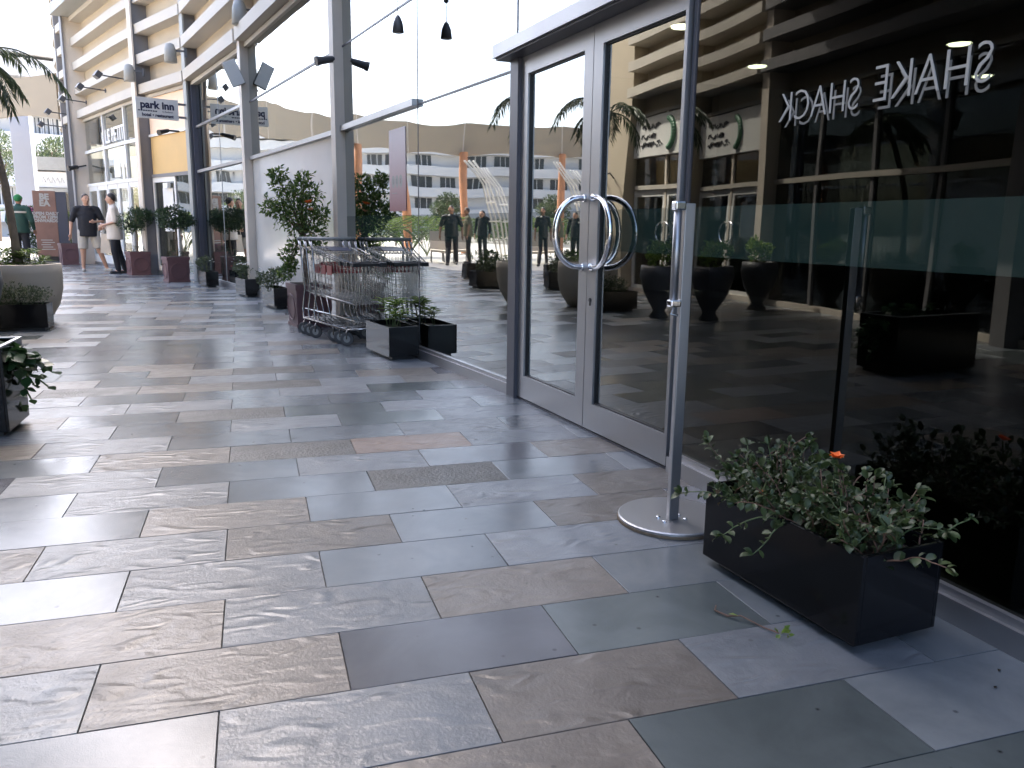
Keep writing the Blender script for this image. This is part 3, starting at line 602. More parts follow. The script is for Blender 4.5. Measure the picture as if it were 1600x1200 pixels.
# washroom style banner on the glass
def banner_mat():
    m = nmat('mauve banner with painted reflection', (0.30, 0.15, 0.17), 0.6, 0, 0.03, 2); t = m.node_tree; L = t.links
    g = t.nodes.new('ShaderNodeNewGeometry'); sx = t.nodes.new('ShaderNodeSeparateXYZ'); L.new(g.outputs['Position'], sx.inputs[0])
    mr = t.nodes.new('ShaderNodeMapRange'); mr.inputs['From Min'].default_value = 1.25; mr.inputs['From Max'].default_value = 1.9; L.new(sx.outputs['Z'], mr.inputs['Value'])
    cr = t.nodes.new('ShaderNodeValToRGB'); cr.color_ramp.elements[0].color = (0.34, 0.15, 0.15, 1); cr.color_ramp.elements[1].color = (0.78, 0.69, 0.68, 1)  # pale upper end is the glass reflection put into the banner's colour
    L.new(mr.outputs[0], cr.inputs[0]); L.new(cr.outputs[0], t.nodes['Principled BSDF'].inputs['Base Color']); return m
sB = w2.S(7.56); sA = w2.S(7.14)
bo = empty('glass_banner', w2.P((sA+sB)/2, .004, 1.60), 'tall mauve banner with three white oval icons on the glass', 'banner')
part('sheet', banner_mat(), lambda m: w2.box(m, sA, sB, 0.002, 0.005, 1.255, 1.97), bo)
def icon(k, glyph):
    pc = w2.P(sB-.105-.098*k, 0.0055, 1.515)
    ring = MB(); n = 20; ring.v = [(.043*math.cos(2*math.pi*j/n), .056*math.sin(2*math.pi*j/n), 0) for j in range(n)]; ring.f = [tuple(range(n))]
    part('icon', M['letter'], lambda m: m.add(ring.v, ring.f, frame_mat(pc, -w2.t, w2.n)), bo)
    gl_ = MB(); gl_.box(-.003, .003, -.022, .006, .0004, .0012); gl_.ball((0, .016, .001), (.006, .006, .0006), 8, 5)
    part('glyph', M['mauve'], lambda m: m.add(gl_.v, gl_.f, frame_mat(pc, -w2.t, w2.n)), bo)
for k in range(3): icon(k, True)
part('lettering', M['letter'], lambda m: [w2.box(m, sB-.07-.028*k-.02, sB-.07-.028*k, .0052, .006, 1.41, 1.418) for k in range(5)], bo)

# ------------------------------------------------------------------ stanchion, planters and plants
st = empty('sign_stand', (1.52, 2.66, 0), 'grey metal sign stand on a round base beside the door', 'stand')
loc_part('base', M['alu'], lambda m: m.lathe([(.205, 0), (.21, .003), (.21, .020), (.205, .024), (0, .025)], (0, 0, 0), 48), st)
bs = loc_part('base_edge', nmat('worn plywood edge', (.16, .12, .08), .8, 0, .3, 30), lambda m: m.lathe([(.2115, .0015), (.2125, .002), (.2125, .012), (.2115, .0125)], (0, 0, 0), 48), st)
loc_part('post', M['alu'], lambda m: m.bbox(-.045, -.004, -.06, -.035, .025, 1.215, .003), st)
for x, y in ((-.07, -.07), (.02, -.07), (-.07, -.02), (.02, -.02)): loc_part('bolt', M['chrome'], lambda m: m.lathe([(.009, .024), (.009, .030), (.0, .032)], (x, y, 0), 8), st)
loc_part('tube_holder', M['alu'], lambda m: m.tube([(-.068, -.048, .865), (-.068, -.048, 1.20)], .015, 14), st, True)
for z0, z1 in ((.845, .872), (1.19, 1.222)): loc_part('end_cap', M['chrome'], lambda m: (m.bbox(-.087, -.044, -.066, -.030, z0, z1, .006)), st)
loc_part('clip', M['chrome'], lambda m: m.tube([(-.07, -.05, .85), (-.085, -.06, .82), (-.055, -.06, .815)], .005, 6), st)
def black_planter(loc, rz, size, label, group='black planter boxes', mat='blackgl'):
    o = empty('planter_box', loc, label, 'planter', group, rz); w, l, h = size    # corner nearest the viewer at the origin; x across, y along
    g = 0.03; t = 0.014
    loc_part('side', M[mat], lambda m: (m.bbox(0, t, 0, l, g, h, .0025), m.bbox(w-t, w, 0, l, g, h, .0025), m.bbox(t+.0005, w-t-.0005, 0, t, g, h-.001, .0025), m.bbox(t+.0005, w-t-.0005, l-t, l, g, h-.001, .0025)), o)
    loc_part('base', M['black'], lambda m: m.box(.04, w-.04, .04, l-.04, 0, g+.02), o)
    loc_part('soil', M['soil'], lambda m: m.box(t+.001, w-t-.001, t+.001, l-t-.001, g+.02, h-.05), o)
    return o
def rvec(rng): 
    while True:
        v = Vector((rng.uniform(-1, 1), rng.uniform(-1, 1), rng.uniform(-1, 1)))
        if 0.05 < v.length < 1: return v.normalized()
def clump(mb, c, r, n, L, W, rng, up=0.35, shell=0.5):
    for _ in range(n):
        d = rvec(rng); rad = (shell+(1-shell)*rng.random()); p = Vector((c[0]+d.x*r[0]*rad, c[1]+d.y*r[1]*rad, c[2]+d.z*r[2]*rad))
        q = (d+rvec(rng)*0.8+Vector((0, 0, up))).normalized(); s = rng.uniform(.7, 1.25)
        mb.leaf(p, q, rvec(rng), L*s, W*s)
def leaf_matrix(p, d, s, rng):
    up = (Vector((0, 0, 1))+rvec(rng)*.6).normalized(); y = up.cross(d).normalized(); z = d.cross(y)
    return Matrix(((d.x*s, y.x*s, z.x*s, p.x), (d.y*s, y.y*s, z.y*s, p.y), (d.z*s, y.z*s, z.z*s, p.z), (0, 0, 0, 1)))
# foreground planter with straggling flowers
RZ = math.atan2(0.065, 0.67)
black_planter((1.487, 1.60, 0), RZ, (.30, .67, .285), 'long black planter box in the foreground beside the glass')
rng = random.Random(11)
fp = empty('flowering_plant', (1.60, 1.93, 0.25), 'straggling sage green plant with orange flowers in the foreground black planter', 'plant')
lm = {}
for k, (L, Wd) in enumerate(((.025, .016), (.032, .020), (.019, .012))):
    mb = MB(); n = Vector((0, 0, 1))
    pts = [(0, 0), (.18, .30), (.42, .5), (.70, .46), (.92, .22), (1, 0)]
    v = [(0, 0, 0)]+[(a*L, b*Wd, .0025*math.sin(a*3)+.0035*b) for a, b in pts[1:-1]]+[(L, 0, -.003)]+[(a*L, -b*Wd, .0025*math.sin(a*3)+.0035*b) for a, b in pts[-2:0:-1]]
    c = [(a*L, 0, .001) for a, _ in pts[1:-1]]
    mb.v = v+c; N = len(v); q = len(pts)-2
    mb.f = [(0, N, 1)]+[(i, N+i-1, N+i, i+1) for i in range(1, q)]+[(q, N+q-1, q+1)]+[(0, N-1, N)]+[(N-i, N-i-1, N+i, N+i-1) for i in range(1, q)]+[(q+1, N+q-1, q+2)]
    lm[k] = mb.mesh('leaf', LF['fg'], True)
leaves = []
rot = Matrix.Rotation(RZ, 3, 'Z')
stems = MB(); stems_g = MB()
def pbox(x, y, z): return Vector((1.487, 1.60, 0))+rot @ Vector((x, y, z))
heads = []
for k in range(150):
    bx, by = rng.uniform(.03, .27), rng.uniform(.03, .64)
    p = pbox(bx, by, .235); ang = rng.uniform(0, 6.28); lean = rng.uniform(.3, 1.5)
    d = Vector((math.cos(ang)*lean, math.sin(ang)*lean, 1)).normalized(); n = rng.randint(6, 12); step = .022; pts = [p.copy()]
    if k < 4: p = pbox((.02, .015, .02, .28)[k], (.52, .30, .33, .05)[k], .275); d = Vector(((-.75, -.8, -.7, .8)[k], (.0, -.25, -.1, -.1)[k], .35)).normalized(); n = (9, 8, 10, 8)[k]; pts = [p.copy()]
    for i in range(n):
        d = (d+rvec(rng)*.22+Vector((0, 0, -.10 if (k < 4 and i < 9) else -.045+(.06 if p.z < .30 else 0)))).normalized(); p = p+d*step
        if fac_x(p.y)-p.x < .03: p.x = fac_x(p.y)-.03
        pts.append(p.copy())
        if rng.random() < .9:
            for sgn in ((1, -1) if rng.random() < .6 else (1,)):
                ax = d.cross(rvec(rng)); 
                if ax.length < .1: continue
                leaves.append((p.copy(), (ax.normalized()*sgn+d*.35+Vector((0, 0, .1))).normalized()))
    leaves += [(p.copy(), (d+rvec(rng)*.7).normalized()) for _ in range(3)]
    (stems if rng.random() < .6 else stems_g).tube(pts, [.0028-.0014*i/len(pts) for i in range(len(pts))], 5); heads.append(p)
stems.build('stem', M['stemg'], fp, True); stems_g.build('stem', M['stemgr'], fp, True)
rng.shuffle(leaves); rest = MB()
fpi = world_of(fp).inverted(); dry = MB()
for (p, d) in leaves[-70:]: me = lm[2]; dry.add([v.co for v in me.vertices], [tuple(q.vertices) for q in me.polygons], leaf_matrix(p-Vector((0, 0, .02)), (d+Vector((0, 0, -.8))).normalized(), rng.uniform(.7, 1.2), rng))
tag(dry.build('dry_leaves', nmat('dry brown leaf', (.13, .085, .045), .8, 0, .3, 40), fp, True), kind='stuff')
for i, (p, d) in enumerate(leaves):
    s = rng.uniform(.75, 1.3); mt = leaf_matrix(p, d, s, rng)
    if i < 296:
        o = bpy.data.objects.new('leaf', lm[i % 3]); C.objects.link(o); o.parent = fp; o.matrix_parent_inverse = fpi; o.matrix_basis = mt
    else:
        me = lm[i % 3]; rest.add([v.co for v in me.vertices], [tuple(q.vertices) for q in me.polygons], mt)
tag(rest.build('foliage', LF['fg'], fp, True), kind='stuff')
def flower(parent, p, r, mat, n=6, name='flower'):
    mb = MB()
    for k in range(n):
        a = 2*math.pi*k/n; d = Vector((math.cos(a)-.3, math.sin(a)-.5, .55)).normalized(); mb.leaf(Vector(p), d, Vector((0, 0, 1)), r*1.15, r*1.1, .25)
    return mb.build(name, mat, parent)
flower(fp, (1.585, 1.85, .478), .022, M['flesh'], 8); flower(fp, (1.442, 1.99, .338), .010, M['flesh'])
stems2 = MB(); stems2.tube([pbox(.1, .25, .25), (1.575, 1.84, .38), (1.585, 1.85, .475)], .0025, 5); stems2.build('stem', M['stemgr'], fp)
# fallen stem and scraps on the tiles
fs = MB(); fs.tube([(1.285, 1.955, .008), (1.262, 1.925, .010), (1.285, 1.892, .005), (1.315, 1.87, .012), (1.345, 1.80, .006), (1.365, 1.755, .008)], [.002, .0025, .003, .002, .002, .002], 6)
fo = empty('fallen_sprig', (1.31, 1.87, 0), 'broken green sprig lying on the slate tiles', 'sprig')
fs.build('stem', M['stemg'], fo); mb = MB(); clump(mb, (1.368, 1.745, .014), (.018, .018, .010), 10, .022, .014, rng); mb.leaf(Vector((1.285, 1.89, .012)), Vector((.6, -.5, .1)), Vector((0, 0, 1)), .03, .012); mb.build('leaf', LF['lime'], fo)
for x, y, lb in ((1.72, 1.37, 'dry dark leaf scrap on the tiles in front of the black planter'), (1.80, 1.43, 'dry dark leaf scrap on the tiles between the black planter and the glass sill')):
    mb = MB(); mb.leaf(Vector((x, y, .004)), Vector((.8, .4, .02)), Vector((0, 0, 1)), .02, .009); tag(mb.build('dry_leaf', M['soil']), lb, 'leaf', 'leaf scraps on the tiles')

def shrub(name, label, c, r, n, L, W, leafm, flowers=None, group=None, seed=0, base_z=None, stems=10, cat='plant', clumps=7):
    rng = random.Random(seed); o = empty(name, (c[0], c[1], base_z if base_z is not None else c[2]-r[2]), label, cat, group)
    mb = MB(); sm = MB(); z0 = o.location.z
    for k in range(clumps):
        d = rvec(rng); cc = (c[0]+d.x*r[0]*.6, c[1]+d.y*r[1]*.6, c[2]+d.z*r[2]*.55); q = rng.uniform(.35, .6)
        clump(mb, cc, (r[0]*q, r[1]*q, r[2]*q), n//clumps, L, W, rng)
    for k in range(stems):
        d = rvec(rng); e = Vector((c[0]+d.x*r[0]*.95, c[1]+d.y*r[1]*.95, c[2]+d.z*r[2]*.9)); b = Vector((c[0]+d.x*r[0]*.25, c[1]+d.y*r[1]*.25, z0))
        mid = (b+e)/2+rvec(rng)*r[0]*.2; sm.tube([b, mid, e], [.004, .003, .0015], 4)
        for q in range(8): mb.leaf(mid.lerp(e, q/7), (rvec(rng)+(e-mid).normalized()).normalized(), rvec(rng), L, W)
    mb.build('foliage', leafm, o); sm.build('stem', M['stemgr'], o)
    if flowers:
        fm, nf, fr = flowers
        for k in range(nf):
            d = rvec(rng); d.z = abs(d.z)*.8+.1; p = Vector((c[0]+d.x*r[0]*.95, c[1]+d.y*r[1]*.95, c[2]+d.z*r[2]*.9)); flower(o, p, fr, M[fm], 5)
    return o
# the small black planters along the glass
RZ2 = math.atan(0.1756)+.02
black_planter((1.055, 6.70, 0), RZ2, (.27, .60, .285), 'small black planter box beside the trolleys')
o = empty('leafy_plant', (1.15, 7.0, .25), 'green plant with pointed whorled leaves in the planter beside the trolleys', 'plant')
mb, sm = MB(), MB(); rg = random.Random(5)
for k in range(10):
    b = Vector((1.10+rg.uniform(0, .12), 6.85+rg.uniform(0, .38), .24)); top = b+Vector((rg.uniform(-.05, .05), rg.uniform(-.05, .05), rg.uniform(.09, .24))); sm.tube([b, top], .004, 5)
    for j in range(12):
        a = j*2.4; mb.leaf(top-Vector((0, 0, .012*(j//3))), Vector((math.cos(a), math.sin(a), .35-.12*(j//4))).normalized(), Vector((0, 0, 1)), rg.uniform(.09, .14), .030)
mb.build('leaves', LF['lime'], o); sm.build('stem', M['stemgr'], o)
PL = [((.235, 11.30), .27, 'small black planter with white flowers nearest the mauve pot', 'petalw'), ((-.15, 13.25), .28, 'small black planter with red and white flowers in front of the warm grey column', 'red'), ((-.83, 15.35), .30, 'small black planter with white flowers nearest the dark post', 'petalw')]
for k, ((x, y), a, lab, fl_) in enumerate(PL):
    black_planter((x, y, 0), a, (.22, .55, .28), lab)
    shrub('flowering_shrub', ('bushy olive plant with white flowers beside the mauve pot', 'bushy plant with red and white flowers before the column', 'bushy plant with white flowers by the dark post')[k], (x-.02, y+.25, .42), ((.22, .22, .19), (.19, .22, .14), (.17, .22, .13))[k], (900, 520, 420)[k], .035, .018, LF['shrub'], (fl_, 7, .022), 'flowering plants in the small black planters', 20+k, .25)
    if k == 1: 
        for q in range(6): flower(bpy.context.scene.objects['flowering_shrub.001'], (x-.1+q*.03, y+.12*math.sin(q*3), .50+.01*(q % 3)), .022, M['petalw'], 5)
# square mauve pots
def mauve_pot(c, rz, w, h, label):
    o = empty('square_pot', (c[0], c[1], 0), label, 'pot', 'square mauve pots', rz); a, b = w/2*.90, w/2
    def body(m):
        for (h0, h1, r0, r1) in ((0, .035, a+.012, a+.012), (.035, h-.06, a, b-.012), (h-.06, h, b, b)):
            m.quad8([(-r0, -r0, h0), (r0, -r0, h0), (r0, r0, h0), (-r0, r0, h0), (-r1, -r1, h1), (r1, -r1, h1), (r1, r1, h1), (-r1, r1, h1)])
    loc_part('body', M['mauve'], body, o)
    for k in range(4):
        T = Matrix.Rotation(k*math.pi/2, 4, 'Z')
        def relief(m):
            mb = MB(); mb.tube([(.16*w/.45*math.sin(2*math.pi*j/24), -a-.012-.012*(0.5+.5*math.cos(2*math.pi*j/24)), h*.46+.145*h/.48*math.cos(2*math.pi*j/24)) for j in range(25)], .007, 6, False); m.add(mb.v, mb.f, T)
        loc_part('oval_relief', M['mauve'], relief, o)
    loc_part('soil', M['soil'], lambda m: m.box(-b+.04, b-.04, -b+.04, b-.04, h+.001, h+.006), o)
    return o
mauve_pot((.58, 9.38), .21, .42, .475, 'mauve square pot holding the ficus behind the trolleys'); mauve_pot((-1.46, 17.08), .33, .43, .48, 'mauve square pot with topiary in front of the dark post'); mauve_pot((-2.42, 19.42), .38, .43, .50, 'mauve square pot with topiary beside the two men'); mauve_pot((-4.70, 24.2), .4, .42, .56, 'far mauve square pot behind the man in black')
def topiary(c, zb, zc, r, label, seed):
    rng = random.Random(seed); o = empty('topiary_tree', (c[0], c[1], zb), label, 'tree', 'ball topiary trees')
    mb = MB(); mb.tube([(c[0], c[1], zb), (c[0]+.015, c[1], (zb+zc)/2), (c[0]-.01, c[1], zc)], [.022, .018, .014], 7)
    for k in range(9): d = rvec(rng); mb.tube([(c[0], c[1], zc-.18), (c[0]+d.x*r*.7, c[1]+d.y*r*.7, zc+d.z*r*.5)], [.01, .004], 5)
    mb.build('trunk', M['bark'], o)
    cr = MB()
    for k in range(26):
        d = rvec(rng); q = rng.uniform(.55, .80); clump(cr, (c[0]+d.x*r*q, c[1]+d.y*r*q, zc+d.z*r*.78*q), (r*.34, r*.34, r*.26), 95, .045, .026, rng)
    cr.build('crown', LF['box'], o)
    un = MB(); clump(un, (c[0], c[1], zb+.06), (.16, .16, .10), 120, .03, .018, rng); un.build('undergrowth', LF['shrub'], o)
topiary((-1.43, 17.1), .46, 1.19, .37, 'ball topiary tree in front of the dark post', 31); topiary((-2.42, 19.42), .48, 1.19, .39, 'ball topiary tree beside the two men', 32)
# ficus behind the trolleys
o = empty('ficus_tree', (.55, 9.40, .46), 'bushy ficus tree in a mauve pot behind the trolleys', 'tree'); rng = random.Random(44)
mb = MB(); mb.tube([(.56, 9.4, .46), (.55, 9.4, .75), (.57, 9.42, .92), (.52, 9.42, 1.12)], [.03, .026, .026, .02], 8)
cl = MB()
cs = [(.50, 9.45, 1.30, .22), (.62, 9.42, 1.18, .20), (.40, 9.4, 1.38, .16), (.32, 9.42, 1.55, .12), (.63, 9.4, 1.46, .15), (.30, 9.4, 1.28, .14), (.66, 9.35, 1.02, .16), (.52, 9.35, 1.48, .14), (.28, 9.45, 1.66, .07), (.68, 9.38, .88, .11), (.19, 9.4, 1.30, .10), (.44, 9.38, 1.15, .15), (.36, 9.42, .80, .08), (.40, 9.4, .68, .09), (.33, 9.38, .60, .08), (.73, 9.3, 1.25, .10), (.47, 9.4, .9, .07), (.56, 9.38, 1.62, .09)]
for (x, y, z, r) in cs:
    mb.tube([(.53, 9.42, 1.0), ((x+.53)/2, (y+9.42)/2, (z+1.05)/2+.03), (x, y, z)], [.012, .008, .003], 5)
    clump(cl, (x, y, z), (r, r, r*.85), int(75+2900*r*r*1.5), .048, .024, rng, .1, .35)
    for k in range(5):
        d = rvec(rng); e = Vector((x, y, z))+d*r*1.45
        if e.x > .84: continue
        for q in range(6): cl.leaf(Vector((x, y, z)).lerp(e, .5+q/10), (d+rvec(rng)*.9).normalized(), rvec(rng), .05, .022)
mb.build('trunk', M['bark'], o); cl.build('crown', LF['fic'], o)
flower(o, (.60, 9.25, 1.36), .05, M['flesh'], 7); flower(o, (.62, 9.24, 1.28), .04, M['terracotta'], 6)
# left planters
black_planter((-2.80, 9.42, 0), 0.0, (.72, .27, .275), 'black planter box in front of the big cream bowl')
shrub('trailing_shrub', 'small leaved grey green shrub in the black box by the cream bowl', (-2.40, 9.55, .36), (.36, .16, .13), 1500, .026, .012, LF['shrub'], None, None, 51, .24, 26, clumps=12)
bw = empty('bowl_planter', (-2.52, 10.22, 0), 'big cream bowl planter holding the palm', 'planter')
loc_part('bowl', M['bowl'], lambda m: m.lathe([(.25, 0), (.29, .02), (.40, .20), (.445, .38), (.45, .56), (.445, .655), (.415, .66), (.41, .60), (.405, .58)], (0, 0, 0), 48), bw, True)
loc_part('soil', M['soil'], lambda m: m.lathe([(.405, .578), (0, .60)], (0, 0, 0), 32), bw)
sh = empty('bowl_plants', (-2.52, 10.22, .6), 'low green leafy plants around the palm trunk in the cream bowl', 'plant'); rg = random.Random(9)
mb, sm = MB(), MB()
for k in range(40):
    a, q = rg.uniform(0, 6.28), rg.uniform(.08, .36); b = Vector((-2.52+q*math.cos(a), 10.22+q*math.sin(a), .60)); top = b+Vector((rg.uniform(-.08, .08), rg.uniform(-.05, .05), rg.uniform(.03, .22))); sm.tube([b, top], .004, 4)
    for j in range(11): mb.leaf(top-Vector((0, 0, .015*(j//3))), Vector((math.cos(j*2.4), math.sin(j*2.4), .45-.16*(j//4))).normalized(), Vector((0, 0, 1)), rg.uniform(.06, .12), .035)
mb.build('foliage', LF['fic'], sh); sm.build('stem', M['stemgr'], sh)
# palm
pm = empty('palm_tree', (-2.52, 10.22, .6), 'slender leaning palm with drooping fronds in the cream bowl', 'palm'); PC = Vector((-2.86, 10.38, 2.78))
mb = MB(); tp = [(-2.49, 10.2, .58), (-2.50, 10.2, .9), (-2.535, 10.2, 1.5), (-2.62, 10.24, 2.0), (-2.74, 10.3, 2.45), tuple(PC)]
mb.tube(tp, [.055, .042, .038, .038, .04, .05], 10); mb.build('trunk', M['palmbark'], pm)
for k in range(13):
    a = k*2.399+.5; rg = random.Random(60+k); ln = rg.uniform(.62, .85); el = rg.uniform(.25, 1.1); d = Vector((math.cos(a)*math.cos(el), math.sin(a)*math.cos(el), math.sin(el))); p = PC.copy(); mb = MB(); pts = [p.copy()]
    if k == 0: d = Vector((.72, -.1, .72)).normalized(); ln = 1.2
    if k == 1: d = Vector((.62, -.2, .05)).normalized(); ln = .75
    for i in range(16):
        d = (d+Vector((0, 0, -.135))).normalized(); p = p+d*ln/16; pts.append(p.copy())
        sd = d.cross(Vector((0, 0, 1))).normalized()
        if i > 2:
            for sg_ in (1, -1):
                for h in (0, .5):
                    L = (.25 if i < 12 else .17)*rg.uniform(.8, 1.1); mb.leaf(p-d*ln/16*h, (sd*sg_*.75+d*.55+Vector((0, 0, -.45))+rvec(rg)*.15).normalized(), Vector((0, 0, 1)), L, .022, .3)
    mb.tube(pts, [.012-.0006*i for i in range(17)], 5); mb.build('frond', LF['palm'], pm)
# near left planter with broad leaves
lp = black_planter((-2.20, 4.70, 0), 0.0, (.935, .40, .475), 'tall black planter box nearest the camera at the left edge')
loc_part('rim', M['alu'], lambda m: (m.box(.915, .937, -.002, .402, .4755, .483), m.box(-.002, .9145, -.002, .02, .4755, .483), m.box(-.002, .9145, .38, .402, .4755, .483)), lp)
bp_ = empty('broad_leaf_shrub', (-1.6, 4.9, .43), 'dark broad leaved shrub spilling over the near left planter', 'shrub'); rg = random.Random(77)
mb = MB(); Lb = 1.0
prof = [(0, 0), (.12, .16), (.28, .36), (.45, .44), (.62, .40), (.80, .24), (.92, .10), (1, 0)]
n_ = len(prof); v = [(x, y, -.10*x*x+.14*y) for x, y in prof]+[(x, -y, -.10*x*x+.14*y) for x, y in prof[1:-1]]+[(x, 0, -.10*x*x-.01) for x, _ in prof[1:-1]]
rI = n_; cI = n_+n_-2; f = [(0, cI, 1), (0, rI, cI)]
for i in range(1, n_-2): f += [(i, cI+i-1, cI+i, i+1), (rI+i-1, rI+i, cI+i, cI+i-1)]
f += [(n_-2, cI+n_-3, n_-1), (rI+n_-3, n_-1, cI+n_-3)]
mb.v, mb.f = v, f; blm = mb.mesh('leaf', LF['big'], True); sm = MB(); nl = 0
bpi = world_of(bp_).inverted()
for k, (tx_, ty_, tz_) in enumerate([(-1.10, 4.96, .30), (-1.13, 4.92, .33), (-1.22, 4.98, .40), (-1.17, 4.86, .25), (-1.20, 4.90, .16), (-1.12, 4.94, .22), (-1.30, 4.95, .44), (-1.36, 4.86, .50), (-1.45, 4.98, .53), (-1.27, 4.78, .36), (-1.32, 4.72, .30), (-1.50, 4.80, .52), (-1.62, 4.90, .55), (-1.24, 4.84, .42), (-1.8, 4.85, .55), (-1.18, 4.99, .36), (-1.26, 4.94, .12)]):
    b = Vector((-1.42+rg.uniform(-.1, .1)+min(0, tx_+1.4), 4.88+rg.uniform(-.08, .08), .42)); e = Vector((tx_, ty_, tz_)); mid = (b+e)/2+Vector((0, 0, .10)); pts = [b.lerp(mid, t).lerp(mid.lerp(e, t), t) for t in [i/7 for i in range(8)]]; sm.tube(pts, [.005]*8, 5)
    for j in range(15):
        t = .30+.70*j/14; q = pts[int(t*7)]; dd = (e-mid).normalized(); a = j*2.4; ax = dd.orthogonal().normalized(); bx = dd.cross(ax)
        d = (ax*math.cos(a)+bx*math.sin(a)+dd*(.3+.7*t)+Vector((0, 0, .12))).normalized(); o = bpy.data.objects.new('leaf', blm); C.objects.link(o); o.parent = bp_; o.matrix_parent_inverse = bpi; o.matrix_basis = leaf_matrix(q, d, rg.uniform(.045, .085), rg)
sm.build('stem', M['stemgr'], bp_)

# ------------------------------------------------------------------ shopping trolleys
def make_trolley(O, ang, label):
    o = empty('shopping_trolley', O, label, 'trolley', 'shopping trolleys nested by the glass', ang)   # local x = nose direction, y = right seen from the front
    HB, HN = .235, .155; ZB, ZN = .90, .775; XB, XN = .02, .90; zb0, zb1 = .46, .40
    def hw(x): return HB+(HN-HB)*(x-XB)/(XN-XB)
    def zt(x): return ZB+(ZN-ZB)*(x-XB)/(XN-XB)
    def zl(x): return zb0+(zb1-zb0)*(x-XB)/(XN-XB)
    def basket(m):
        r = .0024
        for s in (-1, 1):
            for k in range(13):
                x = XB+.02+(XN-XB-.02)*k/12; m.tube([(x-.03*(k < 2), s*hw(x), zt(x)), (x, s*hw(x)*.86, zl(x))], r, 4, False)
            for q in (.18, .36, .54, .72, .88):
                m.tube([(x, s*hw(x)*(1-.14*q), zt(x)+(zl(x)-zt(x))*q) for x in (XB+.02, .45, XN)], r, 4, False)
        for k in range(9):
            y = -HN+2*HN*k/8; m.tube([(XN, y, ZN), (XN-.0, y*.86, zb1)], r, 4, False)
            m.tube([(XN, y*.86, zb1), (XB+.03, y*.86*HB/HN, zb0)], r, 4, False)
        for k in range(10):
            x = XB+.05+k*.09; m.tube([(x, -hw(x)*.86, zl(x)), (x, hw(x)*.86, zl(x))], r, 4, False)
        for q in (.15, .3, .45, .6, .75, .9): m.tube([(XN, -HN*(1-.14*q), ZN+(zb1-ZN)*q), (XN, HN*(1-.14*q), ZN+(zb1-ZN)*q)], r, 4, False)
        for k in range(9):
            y = -HB+2*HB*k/8; m.tube([(XB+.02, y, ZB), (XB+.05, y*.9, zb0+.02)], r, 4, False)
    loc_part('basket', M['wire'], basket, o)
    loc_part('rim', M['wire'], lambda m: m.tube([(XB, -HB, ZB+.06), (XB+.02, -HB, ZB), (XN, -HN, ZN), (XN, HN, ZN), (XB+.02, HB, ZB), (XB, HB, ZB+.06)], .006, 6), o, True)
    for y in (-HN+.02, HN-.02): loc_part('bumper', M['black'], lambda m: m.bbox(XN-.03, XN+.018, y-.035, y+.035, ZN-.028, ZN+.012, .006), o)
    loc_part('nose_bar', M['black'], lambda m: m.bbox(XN-.004, XN+.012, -HN+.055, HN-.055, ZN-.022, ZN+.006, .004), o)
    def frame(m):
        for s in (-1, 1):
            m.tube([(XB-.06, s*HB, .98), (XB, s*HB, .90), (XB+.06, s*(HB-.01), .47), (XB-.02, s*(HB-.01), .27), (XB+.03, s*.235, .17), (.72, s*.165, .15)], .010, 7)
            m.tube([(.72, s*.165, .15), (.80, s*.13, .16)], .010, 7); m.tube([(XB+.06, s*(HB-.02), .46), (.36, s*.19, .43), (.88, s*.13, .395)], .008, 6)
            m.tube([(.30, s*.20, .43), (.40, s*.19, .17)], .007, 6)
        m.tube([(.80, -.13, .16), (.80, .13, .16)], .010, 7); m.tube([(XB+.03, -.235, .17), (XB+.03, .235, .17)], .010, 7)
    loc_part('frame', M['wire'], frame, o, True)
    loc_part('tray', M['wire'], lambda m: ([m.tube([(.06, y, .20), (.25, y*.92, .175), (.78, y*.62, .175), (.83, y*.6, .235)], .003, 4) for y in [-.2+.05*k for k in range(9)]], [m.tube([(x, -.205+.08*x, .18), (x, .205-.08*x, .18)], .003, 4) for x in (.12, .26, .40, .54, .68)], m.tube([(.06, -.22, .27), (.35, -.19, .27), (.83, -.13, .24), (.83, .13, .24), (.35, .19, .27), (.06, .22, .27)], .004, 5)), o)
    loc_part('handle', M['grey'], lambda m: m.tube([(XB-.06, -HB-.012, .985), (XB-.06, HB+.012, .985)], .017, 12), o, True)
    loc_part('child_seat', M['wire'], lambda m: ([m.tube([(XB+.02, y, .905), (.30, y*.88, .845)], .003, 4) for y in [-.2+.04*k for k in range(11)]], [m.tube([(x, -.21, .905-.21*(x-.02)), (x, .21, .905-.21*(x-.02))], .0035, 4) for x in (.08, .19, .29)]), o)
    loc_part('advert_panel', M['navyp'], lambda m: m.quad8([(.09, -.115, .901), (.23, -.105, .873), (.23, .105, .873), (.09, .115, .901), (.09, -.115, .906), (.23, -.105, .878), (.23, .105, .878), (.09, .115, .906)]), o)
    loc_part('seat_flap', M['red'], lambda m: (m.bbox(.33, .336, -.15, .15, .66, .76, .002), m.bbox(.34, .47, -.206, -.200, .65, .74, .002)), o)
    for x, s, y in ((.06, -1, .235), (.06, 1, .235), (.72, -1, .165), (.72, 1, .165)):
        sw_ = R(48); cw, sw = math.cos(sw_), math.sin(sw_)
        def wheel(m):
            n = 24; k = len(m.v)
            prof = [(.034, -.013), (.060, -.013), (.064, -.009), (.064, .009), (.060, .013), (.034, .013)]
            for (r, yy) in prof:
                for j in range(n): m.v.append((x+r*math.cos(2*math.pi*j/n)*cw-yy*sw, s*y+yy*cw+r*math.cos(2*math.pi*j/n)*sw, .064+r*math.sin(2*math.pi*j/n)))
            for i in range(len(prof)):
                i2 = (i+1) % len(prof)
                for j in range(n): m.f.append((k+i*n+j, k+i2*n+j, k+i2*n+(j+1) % n, k+i*n+(j+1) % n))
